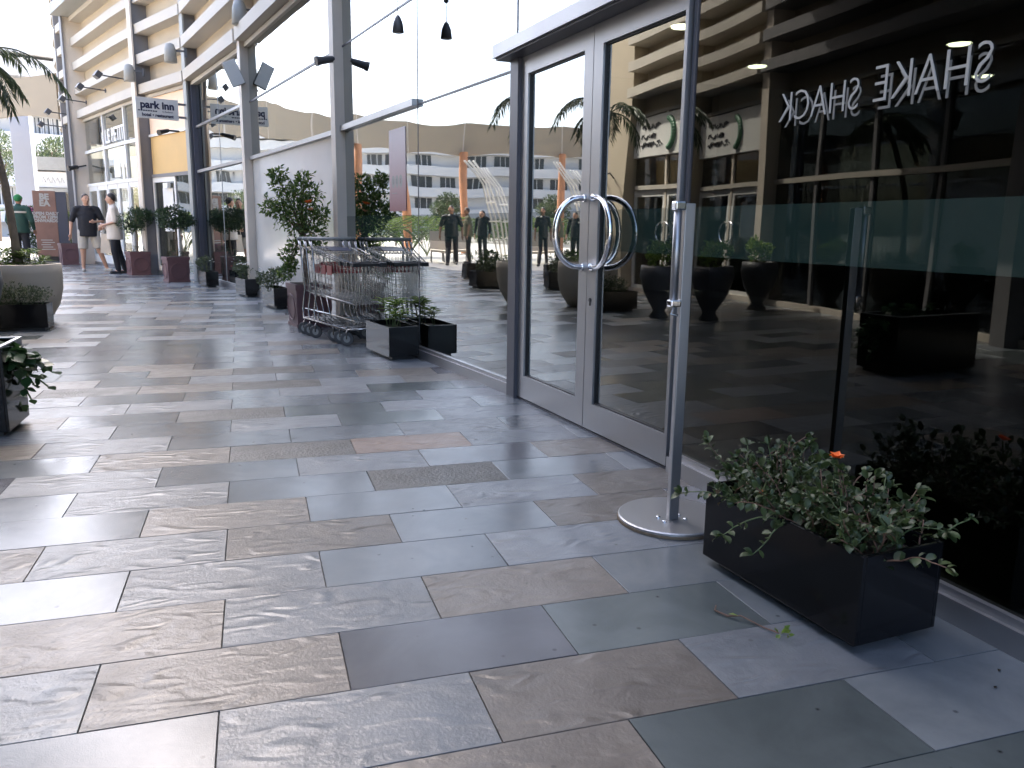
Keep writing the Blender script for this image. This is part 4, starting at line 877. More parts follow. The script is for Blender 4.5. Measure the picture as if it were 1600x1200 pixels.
        wh = loc_part('wheel', M['rubber'], wheel, o)
        h = loc_part('hub', M['grey'], lambda m: (m.tube([(x+.011*sw, s*y-.011*cw, .064), (x-.011*sw, s*y+.011*cw, .064)], .036, 16), m.tube([(x+.02*sw, s*y-.02*cw, .064), (x-.02*sw, s*y+.02*cw, .064)], .009, 8)), wh)
        loc_part('fork', M['wire'], lambda m: ([m.tube([(x-q*.019*sw, s*y+q*.019*cw, .064), (x+.008-q*.019*sw, s*y+q*.019*cw, .13), (x+.01, s*y, .15)], .006, 5) for q in (-1, 1)]), o)
    return o
d_ = Vector((.27, -.963, 0)); ang = math.atan2(d_.y, d_.x)
O0 = Vector((.775, 8.41, 0)); tr0 = make_trolley(O0, ang, 'front shopping trolley of the nested row, nose towards the camera')
for k, lab in ((1, 'middle shopping trolley of the nested row'), (2, 'rearmost shopping trolley of the nested row, by the mauve pot')):
    c = copy_tree(tr0); c.location = O0-d_*.17*k; c['label'] = lab

# ------------------------------------------------------------------ the cafe building on the other side of the walkway
OPN = [(-5.27, 13.6), (-4.71, 10.15), (-4.0, 5.6), (-3.62, 1.6), (-3.5, -3.0)]
op = empty('cafe_building', (-6, 6, 0), 'beige louvred cafe building across the walkway, seen in the shop glass', 'building')
def opart(name, mat, fill, parent=None, label=None): return part(name, mat, fill, parent or op, False, label)
ow = [Wall(a, b) for a, b in zip(OPN, OPN[1:])]
for w_ in ow: assert w_.n.x > 0
OZ = 5.6
q0 = ow[0]
opart('pier', M['beige'], lambda m: q0.box(m, 0, 1.12, -0.6, 0.20, 0, OZ))
opart('end_wall', M['beige'], lambda m: m.box(-13, -5.3, 13.0, 13.25, 0, OZ)); opart('rear_wall', M['beige'], lambda m: (m.box(-13, -12.7, -3, 12.99, 0, OZ), m.box(-12.69, -3.6, -3.3, -3.01, 0, OZ)))
opart('roof', M['grey'], lambda m: m.box(-12.69, -5.6, -3, 12.99, OZ-.3, OZ-.1))
for i, w_ in enumerate(ow):
    s0 = 1.125 if i == 0 else 0.0
    opart('fascia_panel', M['beige'], lambda m: w_.box(m, s0, w_.L, -.35, -.12, 3.12, OZ))
    for z in (3.42, 3.86, 4.30, 4.74, 5.18): opart('louvre_beam', M['beam'] if i == 0 else M['steel'], lambda m: w_.box(m, s0, w_.L-.1, -.1, .32, z, z+.16))  # past the first bay the darker beam colour stands in for shade
    opart('transom', M['beam'], lambda m: w_.box(m, s0+.1, w_.L-.1, -.03, .06, 1.81, 1.88)); opart('head_frame', M['beam'], lambda m: w_.box(m, s0, w_.L, -.1, .05, 3.06, 3.115))
    opart('interior_wall', M['intdk'], lambda m: w_.box(m, 0, w_.L, -3.2, -3.1, 0, 3.1)); opart('interior_ceiling', M['intdk'], lambda m: w_.box(m, -.2, w_.L+.2, -3.1, -.13, 3.12, 3.2)) if i else None
    opart('column', M['post'] if i == 0 else M['steel'], lambda m: w_.box(m, w_.L-.09, w_.L+.09, -.2, .22, 0, OZ))
    opart('sill', M['post'], lambda m: w_.box(m, s0, w_.L-.1, -.05, .05, 0, .08))
    n = max(2, round((w_.L-s0)/1.1)); dw = (w_.L-s0-.1)/n
    for k in range(n):
        a, b = s0+dw*k+.03, s0+dw*(k+1)-.03
        pn = opart('glass_pane', GLD if i == 0 else GL, lambda m: w_.box(m, a, b, -.012, 0, 1.88, 3.06 if i else 2.34))
        if k: opart('mullion', M['post'] if i == 0 else M['steel'], lambda m: w_.box(m, s0+dw*k-.03, s0+dw*k+.03, -.03, .035, .08, 3.06))
        if i == 0:
            d = opart('door', M['white'], lambda m: (w_.box(m, a, a+.07, -.03, .02, .02, 1.80), w_.box(m, b-.07, b, -.03, .02, .02, 1.80), w_.box(m, a+.07, b-.07, -.03, .0199, .02, .14), w_.box(m, a+.07, b-.07, -.03, .0199, 1.70, 1.80)))
            opart('glass_pane', GLD, lambda m: w_.box(m, a+.07, b-.07, -.012, 0, .14, 1.70), d)
            s_ = b-.04 if k % 2 == 0 else a+.04
            opart('door_handle', M['chrome'], lambda m: m.tube([w_.P(s_, .02, .95)]+[w_.P(s_+(-.16 if k % 2 == 0 else .16)*math.sin(math.pi*j/10), .06, 1.1-.17*math.cos(math.pi*j/10)) for j in range(11)]+[w_.P(s_, .02, 1.25)], .014, 6), d)
            opart('notice', M['white'], lambda m: w_.box(m, s_-.03, s_+.03, .021, .026, 1.25, 1.55), d)
        else: opart('glass_pane', GL, lambda m: w_.box(m, a, b, -.012, 0, .08, 1.81))
board = opart('sign_board', M['sign'], lambda m: q0.box(m, 1.14, q0.L-.1, .0, .07, 2.36, 3.03))
def scr(m):
    rg = random.Random(5)
    for row, (z, n) in enumerate(((2.86, 9), (2.70, 7), (2.56, 10))):
        s = 1.42
        for k in range(n):
            pts = [q0.P(s+.075*k+.03*j, .074, z+rg.uniform(-.045, .045)) for j in range(4)]; m.tube(pts, .013, 4)
opart('script_lettering', M['dkgrey'], scr, board)
def logo(m):
    for j in range(14):
        a0 = -1.3+2.6*j/13; m.ball(tuple(q0.P(2.35+.20*math.cos(a0), .075, 2.70+.24*math.sin(a0))), (.05, .06, .05), 8, 5)
opart('crescent_emblem', nmat('sign green', (.09, .24, .14), .5, 0, .1, 8), logo, board)
opart('added_overhang', M['grey'], lambda m: [ow[i].box(m, -.1, ow[i].L+.1, -.3, 2.3, OZ+.02+.003*i, OZ+.2+.003*i) for i in range(1, 4)])  # unseen overhang added to keep these bays in shade
for k, s in enumerate((.35, .75)):
    o = empty('wall_lamp', q0.P(s, .21, 2.05), ('curved arm wall lamp on the beige pier, nearer the corner', 'curved arm wall lamp on the beige pier, nearer the cafe doors')[k], 'lamp', 'wall lamps on the beige pier')
    loc_part('arm', M['dkgrey'], lambda m: m.tube([(0, 0, 0), (.12, 0, .10), (.26, 0, .06), (.34, 0, -.02)], .014, 6), o); loc_part('shade', M['dkgrey'], lambda m: m.lathe([(.06, 0), (.045, .07), (.015, .09)], (.34, 0, -.10), 10), o)
def vase(c, label, pl, seed):
    o = empty('tall_vase', c, label, 'planter', 'tall dark vases by the cafe'); loc_part('body', M['dkgrey'], lambda m: m.lathe([(.12, 0), (.13, .02), (.08, .10), (.20, .32), (.26, .55), (.24, .68), (.20, .68), (.18, .6), (0, .6)], (0, 0, 0), 20), o, True)
    shrub('vase_plant', pl, (c[0], c[1], .86), (.2, .2, .18), 500, .05, .03, LF['lime'], None, 'lime plants in the tall vases', seed, .6)
vase((-2.5, 8.6, 0), 'tall dark vase nearer the shop glass', 'lime green plant in the nearer tall vase', 71); vase((-4.0, 9.5, 0), 'tall dark vase before the cafe doors', 'lime green plant in the vase before the cafe doors', 72)
black_planter((4.05, 6.4, 0.013), -.7, (.85, .32, .42), 'olive box inside the dim shop behind the glass', None, 'olive')
black_planter((-4.4, 13.0, 0), .2, (.75, .32, .32), 'black planter box at the corner of the cafe'); shrub('low_plants', 'low bushy plants in the box at the corner of the cafe', (-4.05, 13.2, .42), (.36, .16, .15), 500, .05, .025, LF['shrub'], None, None, 74, .28)
black_planter((-5.9, 15.2, 0), .3, (.9, .34, .34), 'black planter box at the edge of the plaza'); shrub('low_plants', 'dark bushy plants in the box at the edge of the plaza', (-5.5, 15.45, .48), (.45, .2, .2), 700, .055, .028, LF['box'], None, None, 75, .3)

# ------------------------------------------------------------------ canopy round the court, its posts
CN = [(-5.22, 27.2), (-7.4, 28.6), (-9.8, 29.9), (-12.3, 30.3), (-14.6, 29.6), (-17.0, 27.6), (-19.2, 24.6), (-21, 21)]
cn = empty('canopy', (-9, 29, 4), 'beige fabric canopy band spanning from the shopfront across the court', 'canopy')
for k, (a, b) in enumerate(zip(CN, CN[1:])):
    w_ = Wall(a, b); sub = 6
    def cl_(m):
        for j in range(sub):
            s0, s1 = w_.L*j/sub, w_.L*(j+1)/sub; sag0, sag1 = .12*math.sin(math.pi*j/sub), .12*math.sin(math.pi*(j+1)/sub)
            P = [w_.P(s0, -.06, 4.05+sag0), w_.P(s1, -.06, 4.05+sag1), w_.P(s1, .0, 4.05+sag1), w_.P(s0, .0, 4.05+sag0), w_.P(s0, -.06, 5.32-sag0*.7), w_.P(s1, -.06, 5.32-sag1*.7), w_.P(s1, .0, 5.32-sag1*.7), w_.P(s0, .0, 5.32-sag0*.7)]
            m.quad8(P if (P[1]-P[0]).cross(P[2]-P[1]).z > 0 else [P[1], P[0], P[3], P[2], P[5], P[4], P[7], P[6]])
    part('fabric_panel', M['fabric'], cl_, cn)
    part('seam', M['post'], lambda m: w_.box(m, -.02, .02, -.07, .012, 4.05, 5.32), cn) if k else None
    if k:
        o = empty('canopy_post', (b[0]+.3, b[1]-.4, 0), ('slanted orange canopy post nearest the shopfront', 'second slanted orange canopy post', 'third slanted orange canopy post', 'fourth slanted orange canopy post', 'fifth slanted orange canopy post', 'slanted orange canopy post farthest round the court')[k-1], 'post', 'orange canopy posts')
        loc_part('shaft', M['terracotta'], lambda m: m.tube([(0, 0, 0), (-.22*(1 if k % 2 else -1), .25, 4.2)], [.17, .14], 14), o); loc_part('foot', M['steel'], lambda m: m.lathe([(.25, 0), (.25, .03), (.18, .05)], (0, 0, 0), 16), o)

# ------------------------------------------------------------------ far buildings
def flats(name, a, b, floors, z0, fh, label, seed, curve=3.0, nwin=16, par=1.25):
    o = empty(name, ((a[0]+b[0])/2, (a[1]+b[1])/2, 0), label, 'building'); rg = random.Random(seed); N = 10; w_ = Wall(a, b)
    if w_.P(0, 1, 0).length > w_.P(0, -1, 0).length: w_ = Wall(a, b, True)
    pt = lambda u: w_.P(w_.L*u, -curve*4*(u-.5)**2, 0)
    segs = [Wall(pt(i/N)[:2], pt((i+1)/N)[:2]) for i in range(N)]
    for s in segs:
        if s.n.dot(w_.n) < 0: s.n = -s.n
    part('wall', M['flats'], lambda m: [s.box(m, 0, s.L, -6, -1.2, 0, z0+floors*fh) for s in segs], o)
    for f_ in range(floors+1):
        z = z0+f_*fh; part('balcony', M['flats'], lambda m: [s.box(m, -.02, s.L+.02, -1.2, 0, z-par+.1, z+.1) for s in segs], o)
    wm = None
    for f_ in range(floors):
        for i, s in enumerate(segs):
            for q in range(2):
                if rg.random() < .22: continue
                wd = s.L*rg.uniform(.26, .42); s0 = s.L*(.04+.5*q); z = z0+f_*fh
                wi = part('window', M['window'], lambda m: s.box(m, s0, s0+wd, -1.2, -1.12, z+.12, z+fh-par-.02), o)
                part('window_frame', M['flats'], lambda m: [s.box(m, s0+wd*t-.05, s0+wd*t+.05, -1.11, -1.06, z+.12, z+fh-par-.02) for t in (.33, .66)], wi)
    part('roof', M['flats'], lambda m: [s.box(m, 0, s.L, -6, .4, z0+floors*fh+.35, z0+floors*fh+.9) for s in segs], o)
    return o
flats('apartment_building', (-86, 78), (-26, 118), 3, 3.6, 2.85, 'white apartment block with curved balconies beyond the court', 4)
flats('apartment_building', (-24, 66), (-12, 70), 4, 2.2, 2.6, 'white flats behind the pale pillar under the canopy', 6, 0.6)
PB = nmat('pale blue pillar paint', (.34, .37, .43), .7, 0, .05, 1)
pl = empty('pale_pillar', (-7.75, 34, 0), 'pale blue white pillar under the canopy', 'pillar'); loc_part('shaft', PB, lambda m: m.bbox(-.31, .31, -.3, .3, 0, 5.1, .03), pl); loc_part('plinth', PB, lambda m: m.bbox(-.35, .35, -.34, .34, 0, .2, .02), pl)
ks = empty('white_shop', (-6.5, 36, 0), 'low white shop with a sign board and dark front under the canopy', 'building')
loc_part('wall', M['flats'], lambda m: m.box(-1.6, 1.4, 0, 4, 0, 3.05), ks); loc_part('fascia', M['grey'], lambda m: m.box(-1.8, 1.5, -.3, 3.9, 3.06, 3.55), ks)
bd = loc_part('sign_board', M['white'], lambda m: m.box(-1.45, 1.25, -.14, -.02, 2.42, 3.0), ks)
loc_part('lettering', M['sign'], lambda m: [m.tube([(-1.15+.16*k, -.16, 2.6+.08*(k % 2)), (-1.1+.16*k, -.16, 2.8), (-1.03+.16*k, -.16, 2.6)], .018, 4) for k in range(5)], bd)
loc_part('emblem', nmat('sign pink', (.75, .22, .20), .5, 0, .1, 8), lambda m: (m.ball((.22, -.16, 2.7), (.17, .02, .16), 12, 7), m.ball((.40, -.16, 2.78), (.10, .018, .10), 10, 6)), bd)
loc_part('canopy_edge', M['grey'], lambda m: m.box(-1.7, 1.4, -.5, -.02, 2.25, 2.38), ks); loc_part('shop_window', M['window'], lambda m: m.box(-1.3, 1.3, -.05, -.02, .1, 2.2), ks)
loc_part('door', M['steel'], lambda m: m.box(.55, 1.2, -.09, -.055, .05, 2.1), ks)
tt = empty('totem_sign', (-5.55, 26.2, 0), 'brown totem sign with opening hours under the canopy', 'sign', None, R(8))
loc_part('front', M['ceram'], lambda m: m.bbox(-.31, .25, -.10, .10, .14, 1.97, .006), tt); loc_part('side_panel', M['navy'], lambda m: m.bbox(.252, .52, -.09, .10, .05, 1.95, .006), tt); loc_part('base', M['black'], lambda m: m.box(-.3, .24, -.08, .08, 0, .14), tt)
def ttx(b, sz, x, z, wt=.004): v, f = text_geo(b, sz, .003, weight=wt); loc_part('lettering', M['letter'], lambda m: m.add(v, f, frame_mat((x, -.103, z), (1, 0, 0), (0, -1, 0))), tt)
for b, z in (('OPEN DAILY', 1.34), ('FROM 12PM', 1.24), ('ONWARDS', 1.14)): ttx(b, .115, -.03, z, .006)
ttx('BE', .22, -.03, 1.80, .012); ttx('EA', .22, -.03, 1.62, .012)
loc_part('small_print', M['letter'], lambda m: [m.box(-.20+.03*(k % 2), .14-.05*(k % 3), -.106, -.101, .33+.065*k, .355+.065*k) for k in range(5)], tt)
shrub('bougainvillea', 'magenta flowering bush left of the totem sign', (-6.25, 27.2, 1.28), (.42, .35, .30), 420, .07, .045, LF['shrub'], ('petalp', 60, .07), None, 81, 0.0)
shrub('hedge_bush', 'dark bush below the magenta flowers', (-6.2, 27.0, .65), (.45, .35, .55), 700, .08, .04, LF['box'], None, None, 82, 0.0)
shrub('hedge_bush', 'green bush on the right of the totem sign', (-5.0, 27.0, .9), (.28, .3, .75), 700, .07, .035, LF['fic'], None, None, 83, 0.0)
def tree(c, h, r, label, seed, lm='shrub', n=2600, L=.16, grp='trees beyond the court'):
    rg = random.Random(seed); o = empty('broadleaf_tree', (c[0], c[1], 0), label, 'tree', grp); mb = MB(); mb.tube([(c[0], c[1], 0), (c[0]+.1, c[1], h*.4), (c[0], c[1]+.1, h*.75)], [.16, .12, .06], 8)
    cr = MB()
    for k in range(16):
        d = rvec(rg); p = (c[0]+d.x*r*.6, c[1]+d.y*r*.6, h-r*.8+d.z*r*.6); mb.tube([(c[0], c[1], h*.45), p], [.06, .02], 5); clump(cr, p, (r*.45, r*.45, r*.34), n//16, L, L*.5, rg)
    mb.build('trunk', M['bark'], o); cr.build('crown', LF[lm], o)
tree((-9.6, 46), 5.2, 1.5, 'tree behind the low white shop', 91); tree((-13.5, 52), 6.0, 1.9, 'tree left of the pale pillar', 92); tree((-24.5, 46), 3.2, 1.3, 'round tree before the apartments', 93); tree((-19.5, 50), 3.3, 1.4, 'round tree before the apartments, nearer the shop', 94); tree((-30, 41), 3.4, 1.4, 'round tree before the apartments, farthest left', 95)
for k, (x, y) in enumerate([(-8.6, 26.3), (-9.7, 26.0), (-11.2, 27.2)]):
    o = empty('areca_palm', (x, y, 0), ('clump of lime areca palm nearest the totem sign', 'clump of lime areca palm, middle of three', 'clump of lime areca palm under the canopy, farthest from the shop')[k], 'palm', 'areca palms under the canopy'); mb, sm = MB(), MB(); rg = random.Random(100+k)
    for j in range(16):
        a = rg.uniform(0, 6.28); d = Vector((math.cos(a)*.45, math.sin(a)*.45, 1)).normalized(); p = Vector((x, y, 0)); pts = [p.copy()]
        for i in range(14):
            d = (d+Vector((math.cos(a)*.05, math.sin(a)*.05, -.055))).normalized(); p = p+d*.19; pts.append(p.copy()); sd = d.cross(Vector((0, 0, 1))).normalized()
            if i > 5:
                for s in (1, -1): mb.leaf(p, (sd*s+d*.6).normalized(), Vector((0, 0, 1)), .38, .05)
        sm.tube(pts, .015, 4)
    mb.build('fronds', LF['lime'], o); sm.build('stem', M['stemgr'], o)
hg = MB(); rg = random.Random(3)
for k in range(60): clump(hg, (-40+.5*k+rg.uniform(-.2, .2), 52-.35*k+18+rg.uniform(-.4, .4)-12, .9), (.6, .6, .9), 130, .16, .09, rg)
o = empty('hedge', (-25, 47, 0), 'long clipped hedge in front of the apartments', 'hedge'); hg.build('foliage', LF['fic'], o); 
mb = MB(); [mb.tube([(-40+1.5*k, 58-1.05*k, 0), (-40+1.5*k, 58-1.05*k, 1.0)], .04, 5) for k in range(20)]; tag(mb.build('stem', M['bark'], o), kind='stuff')
# bent white tube frames and chairs on the plaza
for k, (x, y) in enumerate(((-8.4, 19.1), (-10.4, 21.3))):
    o = empty('tube_arch', (x, y, 0), ('bent white tube frame on the plaza, nearer the cafe', 'bent white tube frame on the plaza, farther from the cafe')[k], 'frame', 'white tube frames')
    for j in range(3): loc_part('tube', M['white'], lambda m: m.tube([(-.35+.12*j, -.2, 0), (-.2+.12*j, 0, 1.4), (.1+.1*j, .1, 2.3), (.6+.1*j, .15, 2.9)], .022, 8), o, True)
    loc_part('cross_bar', M['white'], lambda m: [m.tube([(-.26+.1*q, -.1+.05*q, .8+.5*q), (.02+.1*q, -.1+.05*q, .8+.5*q)], .02, 6) for q in range(3)], o)
for k, (x, y) in enumerate(((-9.0, 22.6), (-10.0, 23.4))):
    o = empty('lounge_chair', (x, y, 0), ('pale slatted lounge chair on the sunlit plaza, nearer the shop', 'pale slatted lounge chair on the sunlit plaza, farther back')[k], 'chair', 'lounge chairs on the plaza', R(30))
    loc_part('seat', M['bowl'], lambda m: m.bbox(-.4, .4, -.5, .3, .33, .40, .02), o); loc_part('backrest', M['bowl'], lambda m: m.quad8([(-.4, .28, .38), (.4, .28, .38), (.4, .35, .38), (-.4, .35, .38), (-.4, .55, .98), (.4, .55, .98), (.4, .61, .96), (-.4, .61, .96)]), o)
    for sx in (-1, 1):
        for sy in (-.45, .3): loc_part('leg', M['steel'], lambda m: m.tube([(sx*.37, sy, 0), (sx*.36, sy, .34)], .022, 6), o)

# ------------------------------------------------------------------ people
def skin_mesh(parent, name, mat, fill, vox=0.014, smooth=6):
    o = loc_part(name, mat, fill, parent, True); r = o.modifiers.new('remesh', 'REMESH'); r.mode = 'VOXEL'; r.voxel_size = vox; r.use_smooth_shade = True
    s = o.modifiers.new('smooth', 'SMOOTH'); s.iterations = smooth; s.factor = 0.5; return o
def limb(m, pts, rr, n=10):
    m.tube(pts, rr, n)
    for p, r in zip(pts, rr): m.ball(tuple(p), r, n, 6)
def person(loc, rz, label, j, col, build=1.0, cap=None, long_hair=False, stripe=False, trousers=True):
    """j: joints in local metres, the figure faces -y. col: skin, hair, top, bottom, shoe"""
    o = empty('person', loc, label, 'person', None, rz); V = Vector
    sh = {s: V(j['sh'+s]) for s in 'LR'}; el = {s: V(j['el'+s]) for s in 'LR'}; wr = {s: V(j['wr'+s]) for s in 'LR'}; hp = {s: V(j['hp'+s]) for s in 'LR'}; kn = {s: V(j['kn'+s]) for s in 'LR'}; an = {s: V(j['an'+s]) for s in 'LR'}
    hd = V(j['head']); look = j.get('look', 0.0); Fd = V((math.sin(look), -math.cos(look), 0)); Sd = V((Fd.y*-1, Fd.x, 0)); nk = (sh['L']+sh['R'])/2+V((0, 0, .06)); pel = (hp['L']+hp['R'])/2; B = build
    def body(m):
        # head: skull, jaw, nose, ears
        m.ball(tuple(hd), (.080, .093, .110), 14, 10); m.ball(tuple(hd+Fd*.030-V((0, 0, .055))), (.056, .060, .060), 12, 8)
        limb(m, [hd+Fd*.085+V((0, 0, .01)), hd+Fd*.108-V((0, 0, .025))], [.010, .016], 8)
        for s in (-1, 1): m.ball(tuple(hd+Sd*.078*s-V((0, 0, .01))), (.018, .022, .032), 8, 6)
        limb(m, [nk-V((0, 0, .02)), hd-V((0, 0, .06))], [.058*B**.5, .052*B**.4], 12)
        for s in 'LR':
            d = (wr[s]-el[s]).normalized(); a = d.orthogonal().normalized(); 
            ax = j.get('palm', {}).get(s); a = V(ax).normalized() if ax else a
            limb(m, [sh[s], el[s], wr[s]], [.052*B, .042*B**.7, .028], 10)
            pm_ = wr[s]+d*.05; limb(m, [wr[s], pm_-a*.018, wr[s]+d*.095-a*.02], [.028, .022, .016], 8); limb(m, [wr[s], pm_+a*.018, wr[s]+d*.095+a*.02], [.028, .022, .016], 8)
            nn = d.cross(a)
            for q, fl_ in ((-1.5, .055), (-.5, .07), (.5, .075), (1.5, .065)):
                b = wr[s]+d*.095+a*.0155*q; k1 = b+d*fl_*.5+nn*.008; limb(m, [b, k1, k1+(d*.75+nn*.65).normalized()*fl_*.5], [.0095, .009, .0075], 6)
            b = wr[s]+d*.03+a*.028; limb(m, [b, b+(d*.7+a*.6).normalized()*.035, b+(d*.9+a*.35).normalized()*.068], [.012, .011, .009], 6)
            limb(m, [hp[s], kn[s], an[s]], [.085*B, .058*B**.7, .040], 12); m.ball(tuple(kn[s].lerp(an[s], .3)+V((0, .012, 0))), .052*B**.6, 8, 6)
            fd = V(j['ft'+s]).normalized(); limb(m, [an[s]-V((0, 0, .03)), an[s]+fd*.13-V((0, 0, .055))], [.038, .028], 8)
        for t, rx, ry in ((0, .14, .10), (.25, .135, .11), (.5, .14, .11), (.8, .155, .105), (1, .10, .08)): c = pel.lerp(nk-V((0, 0, .07)), t); m.ball(tuple(c), (rx*B, ry*B, .12), 12, 8)
    skin_mesh(o, 'body', col[0], body, .0125, 4)
    def top(m):
        for t, rx, ry in ((.25, .163, .135), (.5, .165, .135), (.78, .172, .122), (.97, .135, .098)):
            c = pel.lerp(nk-V((0, 0, .07)), t); m.ball(tuple(c), (rx*B+.01, ry*B*1.02+.01, .115), 14, 8)
        k0 = len(m.v); zb_ = pel.z-.06+j.get('hem', 0)*.6; zt_ = nk.z-.2
        m.lathe([(.166*B+.022, zb_), (.165*B+.016, zb_+.12), (.160*B+.012, zt_-.06), (.15*B, zt_)], (0, 0, 0), 24)
        for q in range(k0, len(m.v)): x_, y_, z_ = m.v[q]; u_ = (z_-zb_)/(zt_-zb_); c_ = pel.lerp(nk, max(0, min(1, u_))); m.v[q] = (x_+c_.x, y_*.90+c_.y, z_)
        for s in 'LR':
            e = j.get('sleeve', .8); q = sh[s].lerp(el[s], min(1, e)); pts, rr = [sh[s].lerp(nk, .35), sh[s], q], [.062*B, .064*B, .060*B]
            if e > 1: pts.append(el[s].lerp(wr[s], e-1)); rr = [.07*B, .068*B, .056*B, .042]
            limb(m, pts, rr, 12)
        limb(m, [nk-V((0, 0, .03)), nk+V((0, 0, .018))], [.074, .066], 12)
    tp_ = skin_mesh(o, 'jacket' if stripe else 'shirt', col[2], top, .016, 10)
    def bot(m):
        m.ball(tuple(pel+V((0, 0, .01))), (.150*B, .115*B, .13), 14, 8); e = j.get('short', 1.0)
        for s in 'LR':
            if e < 1: m.ball(tuple(hp[s]), .100*B, 12, 8); m.tube([hp[s], hp[s].lerp(kn[s], .5), hp[s].lerp(kn[s], e)], [.100*B, .096*B, .094*B], 16)
            else: limb(m, [hp[s], kn[s], an[s]+V((0, 0, .01))], [.086*B, .074*B, .062], 12)
    skin_mesh(o, 'trousers' if j.get('short', 1) >= 1 else 'shorts', col[3], bot, .015, 4)
    for s in 'LR':
        fd = V(j['ft'+s]).normalized(); a = an[s]
        def shoe(m):
            h = V((a.x, a.y, a.z-.055)); limb(m, [h-fd*.035, h+fd*.06, h+fd*.15], [.040, .041, .034], 10); limb(m, [h, a], [.042, .040], 10)
            mn = min(v[2] for v in m.v)
        skin_mesh(o, 'shoe', col[4], shoe, .010, 3)
    def hair(m):
        m.ball(tuple(hd-Fd*.012+V((0, 0, .020))), (.086, .099, .103), 14, 10)
        if long_hair: limb(m, [hd-Fd*.05, hd-Fd*.075-V((0, 0, .18)), hd-Fd*.09-V((0, 0, .38))], [.075, .075, .05], 10)
    h = skin_mesh(o, 'hair' if not cap else 'cap', cap or col[1], hair, .012, 2)
    # trim the front of the hair so the face shows
    me = h.data; bm = bmesh.new(); bm.from_mesh(me)
    bmesh.ops.bisect_plane(bm, geom=bm.verts[:]+bm.edges[:]+bm.faces[:], plane_co=hd+Fd*.030+V((0, 0, .035)), plane_no=(Fd*.75-V((0, 0, .66))), clear_outer=True); 
    ed = [e for e in bm.edges if e.is_boundary]
    if ed: bmesh.ops.holes_fill(bm, edges=ed)
    bm.to_mesh(me); bm.free()
    for s in (-1, 1): loc_part('eye', M['black'], lambda m: m.ball(tuple(hd+Fd*.082+Sd*.031*s+V((0, 0, .012))), (.010, .010, .006), 8, 5), h)
    loc_part('mouth', M['mauve'], lambda m: m.ball(tuple(hd+Fd*.088-V((0, 0, .055))), (.022, .010, .006), 8, 5), h)
    if cap: loc_part('peak', cap, lambda m: m.tube([hd+Fd*.07+V((0, 0, .045)), hd+Fd*.15+V((0, 0, .03))], [.06, .045], 10), h)
    if stripe: loc_part('reflective_stripe', M['khaki'], lambda m: m.lathe([(.178*B+.016, nk.z-.16), (.182*B+.018, nk.z-.115)], (nk.x, nk.y, 0), 20), tp_).scale = (1, .78, 1)
    return o
J = dict(shL=(.20, 0, 1.41), shR=(-.20, 0, 1.41), elL=(.27, .0, 1.13), elR=(-.28, .02, 1.13), wrL=(.28, -.06, .88), wrR=(-.29, -.05, .88), hpL=(.09, 0, .90), hpR=(-.09, 0, .90), knL=(.10, -.02, .49), knR=(-.10, -.02, .49), anL=(.11, .02, .085), anR=(-.11, .02, .085), ftL=(.15, -1, 0), ftR=(-.15, -1, 0), head=(0, -.03, 1.635))
def pose(**k): d = dict(J); d.update(k); return d
person((-3.60, 20.8, 0), R(14), 'man in a navy shirt and pale grey shorts, talking and facing the camera', pose(shL=(.215, 0, 1.41), shR=(-.215, 0, 1.41), elL=(.31, -.02, 1.14), elR=(-.325, .02, 1.12), wrL=(.13, -.25, 1.13), wrR=(-.36, -.04, .86), palm=dict(L=(0, 0, 1)), knL=(.20, -.02, .50), knR=(-.13, 0, .49), anL=(.33, .05, .085), anR=(-.15, .02, .085), hpL=(.11, 0, .90), hpR=(-.11, 0, .90), ftL=(.55, -.8, 0), ftR=(-.1, -1, 0), look=.35, short=.93, sleeve=.85, hem=-.08), (M['skinp'], M['hairb'], M['navycl'], M['khaki'], M['khaki']), 1.14)
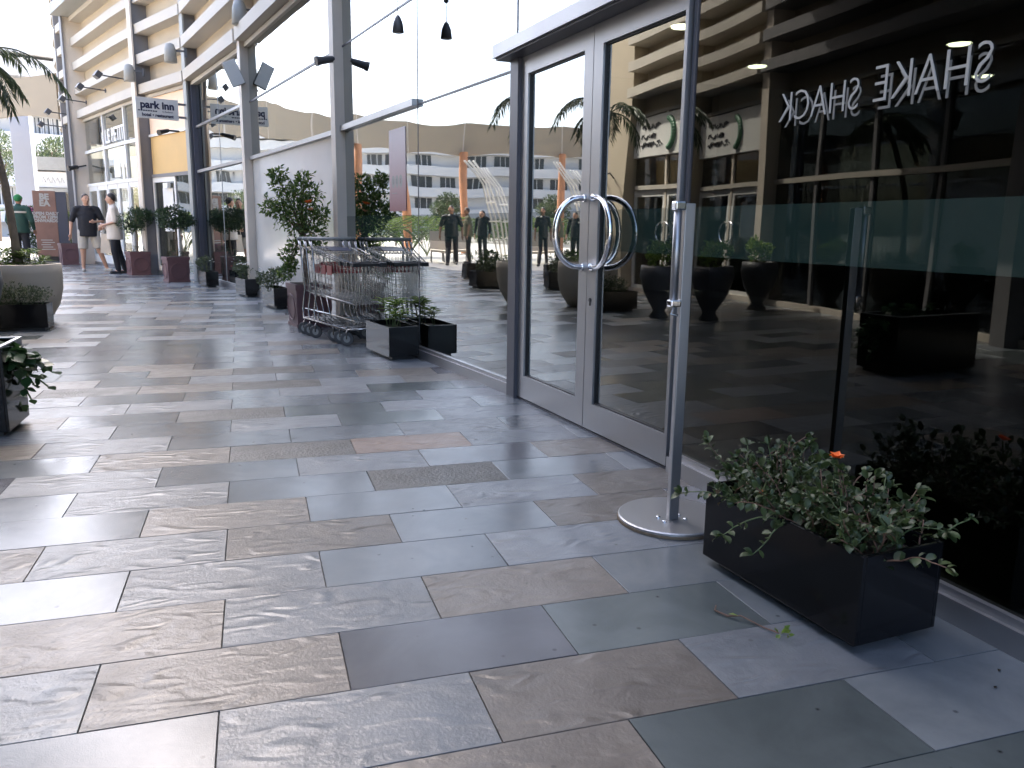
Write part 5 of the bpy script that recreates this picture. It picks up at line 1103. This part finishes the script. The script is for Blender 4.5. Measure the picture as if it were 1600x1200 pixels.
person((-2.93, 20.0, 0), R(-82), 'man in an off white shirt and navy trousers standing in profile', pose(elL=(.23, .02, 1.13), elR=(-.23, .02, 1.13), wrL=(.10, -.20, 1.06), wrR=(-.06, -.20, 1.01), palm=dict(L=(0, 0, 1), R=(0, 0, 1)), hem=-.16, knL=(.10, -.03, .49), knR=(-.10, .05, .49), anL=(.10, .02, .085), anR=(-.11, .16, .085), sleeve=.9, look=-.1), (M['skinp'], M['hair'], M['shirtw'], M['navycl'], M['black']), 1.02)
person((-5.32, 22.3, 0), R(172), 'person in a dark green jacket and green cap, seen from behind the palm', pose(wrL=(.24, -.14, .92), wrR=(-.26, -.12, .92), anR=(-.12, .12, .085), sleeve=1.9), (M['skinb'], M['hair'], M['greencl'], M['navycl'], M['black']), 1.08, cap=M['greencap'], stripe=True)
person((-10.6, 22.6, 0), R(70), 'woman with long black hair in dark clothes, seen in the shop glass', pose(head=(0, -.03, 1.56), sleeve=1.7), (M['skinp'], M['hair'], M['navycl'], M['navycl'], M['black']), .92, long_hair=True)
person((-9.7, 22.2, 0), R(120), 'person in an olive top by the lounge chairs, seen in the shop glass', pose(sleeve=.6), (M['skinb'], M['hairb'], nmat('olive cloth', (.12, .115, .07), .8, 0, .15, 10), M['navycl'], M['black']), 1.12)
person((-8.7, 21.6, 0), R(40), 'person in black walking past the cafe corner, seen in the shop glass', pose(anL=(.11, -.22, .085), anR=(-.11, .2, .10), sleeve=.9), (M['skinb'], M['hair'], M['black'], M['navycl'], M['black']), 1.0)
tb = empty('tote_bag', (-3.14, 19.98, .95), 'pale canvas bag hanging from the forearm of the man in profile', 'bag')
loc_part('bag', M['dust'], lambda m: m.quad8([(-.10, -.04, -.50), (.12, -.04, -.50), (.12, .05, -.50), (-.10, .05, -.50), (-.06, -.02, -.08), (.08, -.02, -.08), (.08, .02, -.08), (-.06, .02, -.08)]), tb); loc_part('strap', M['dust'], lambda m: m.tube([(-.05, 0, -.09), (-.02, 0, .06), (.03, 0, .06), (.07, 0, -.09)], .008, 6), tb)
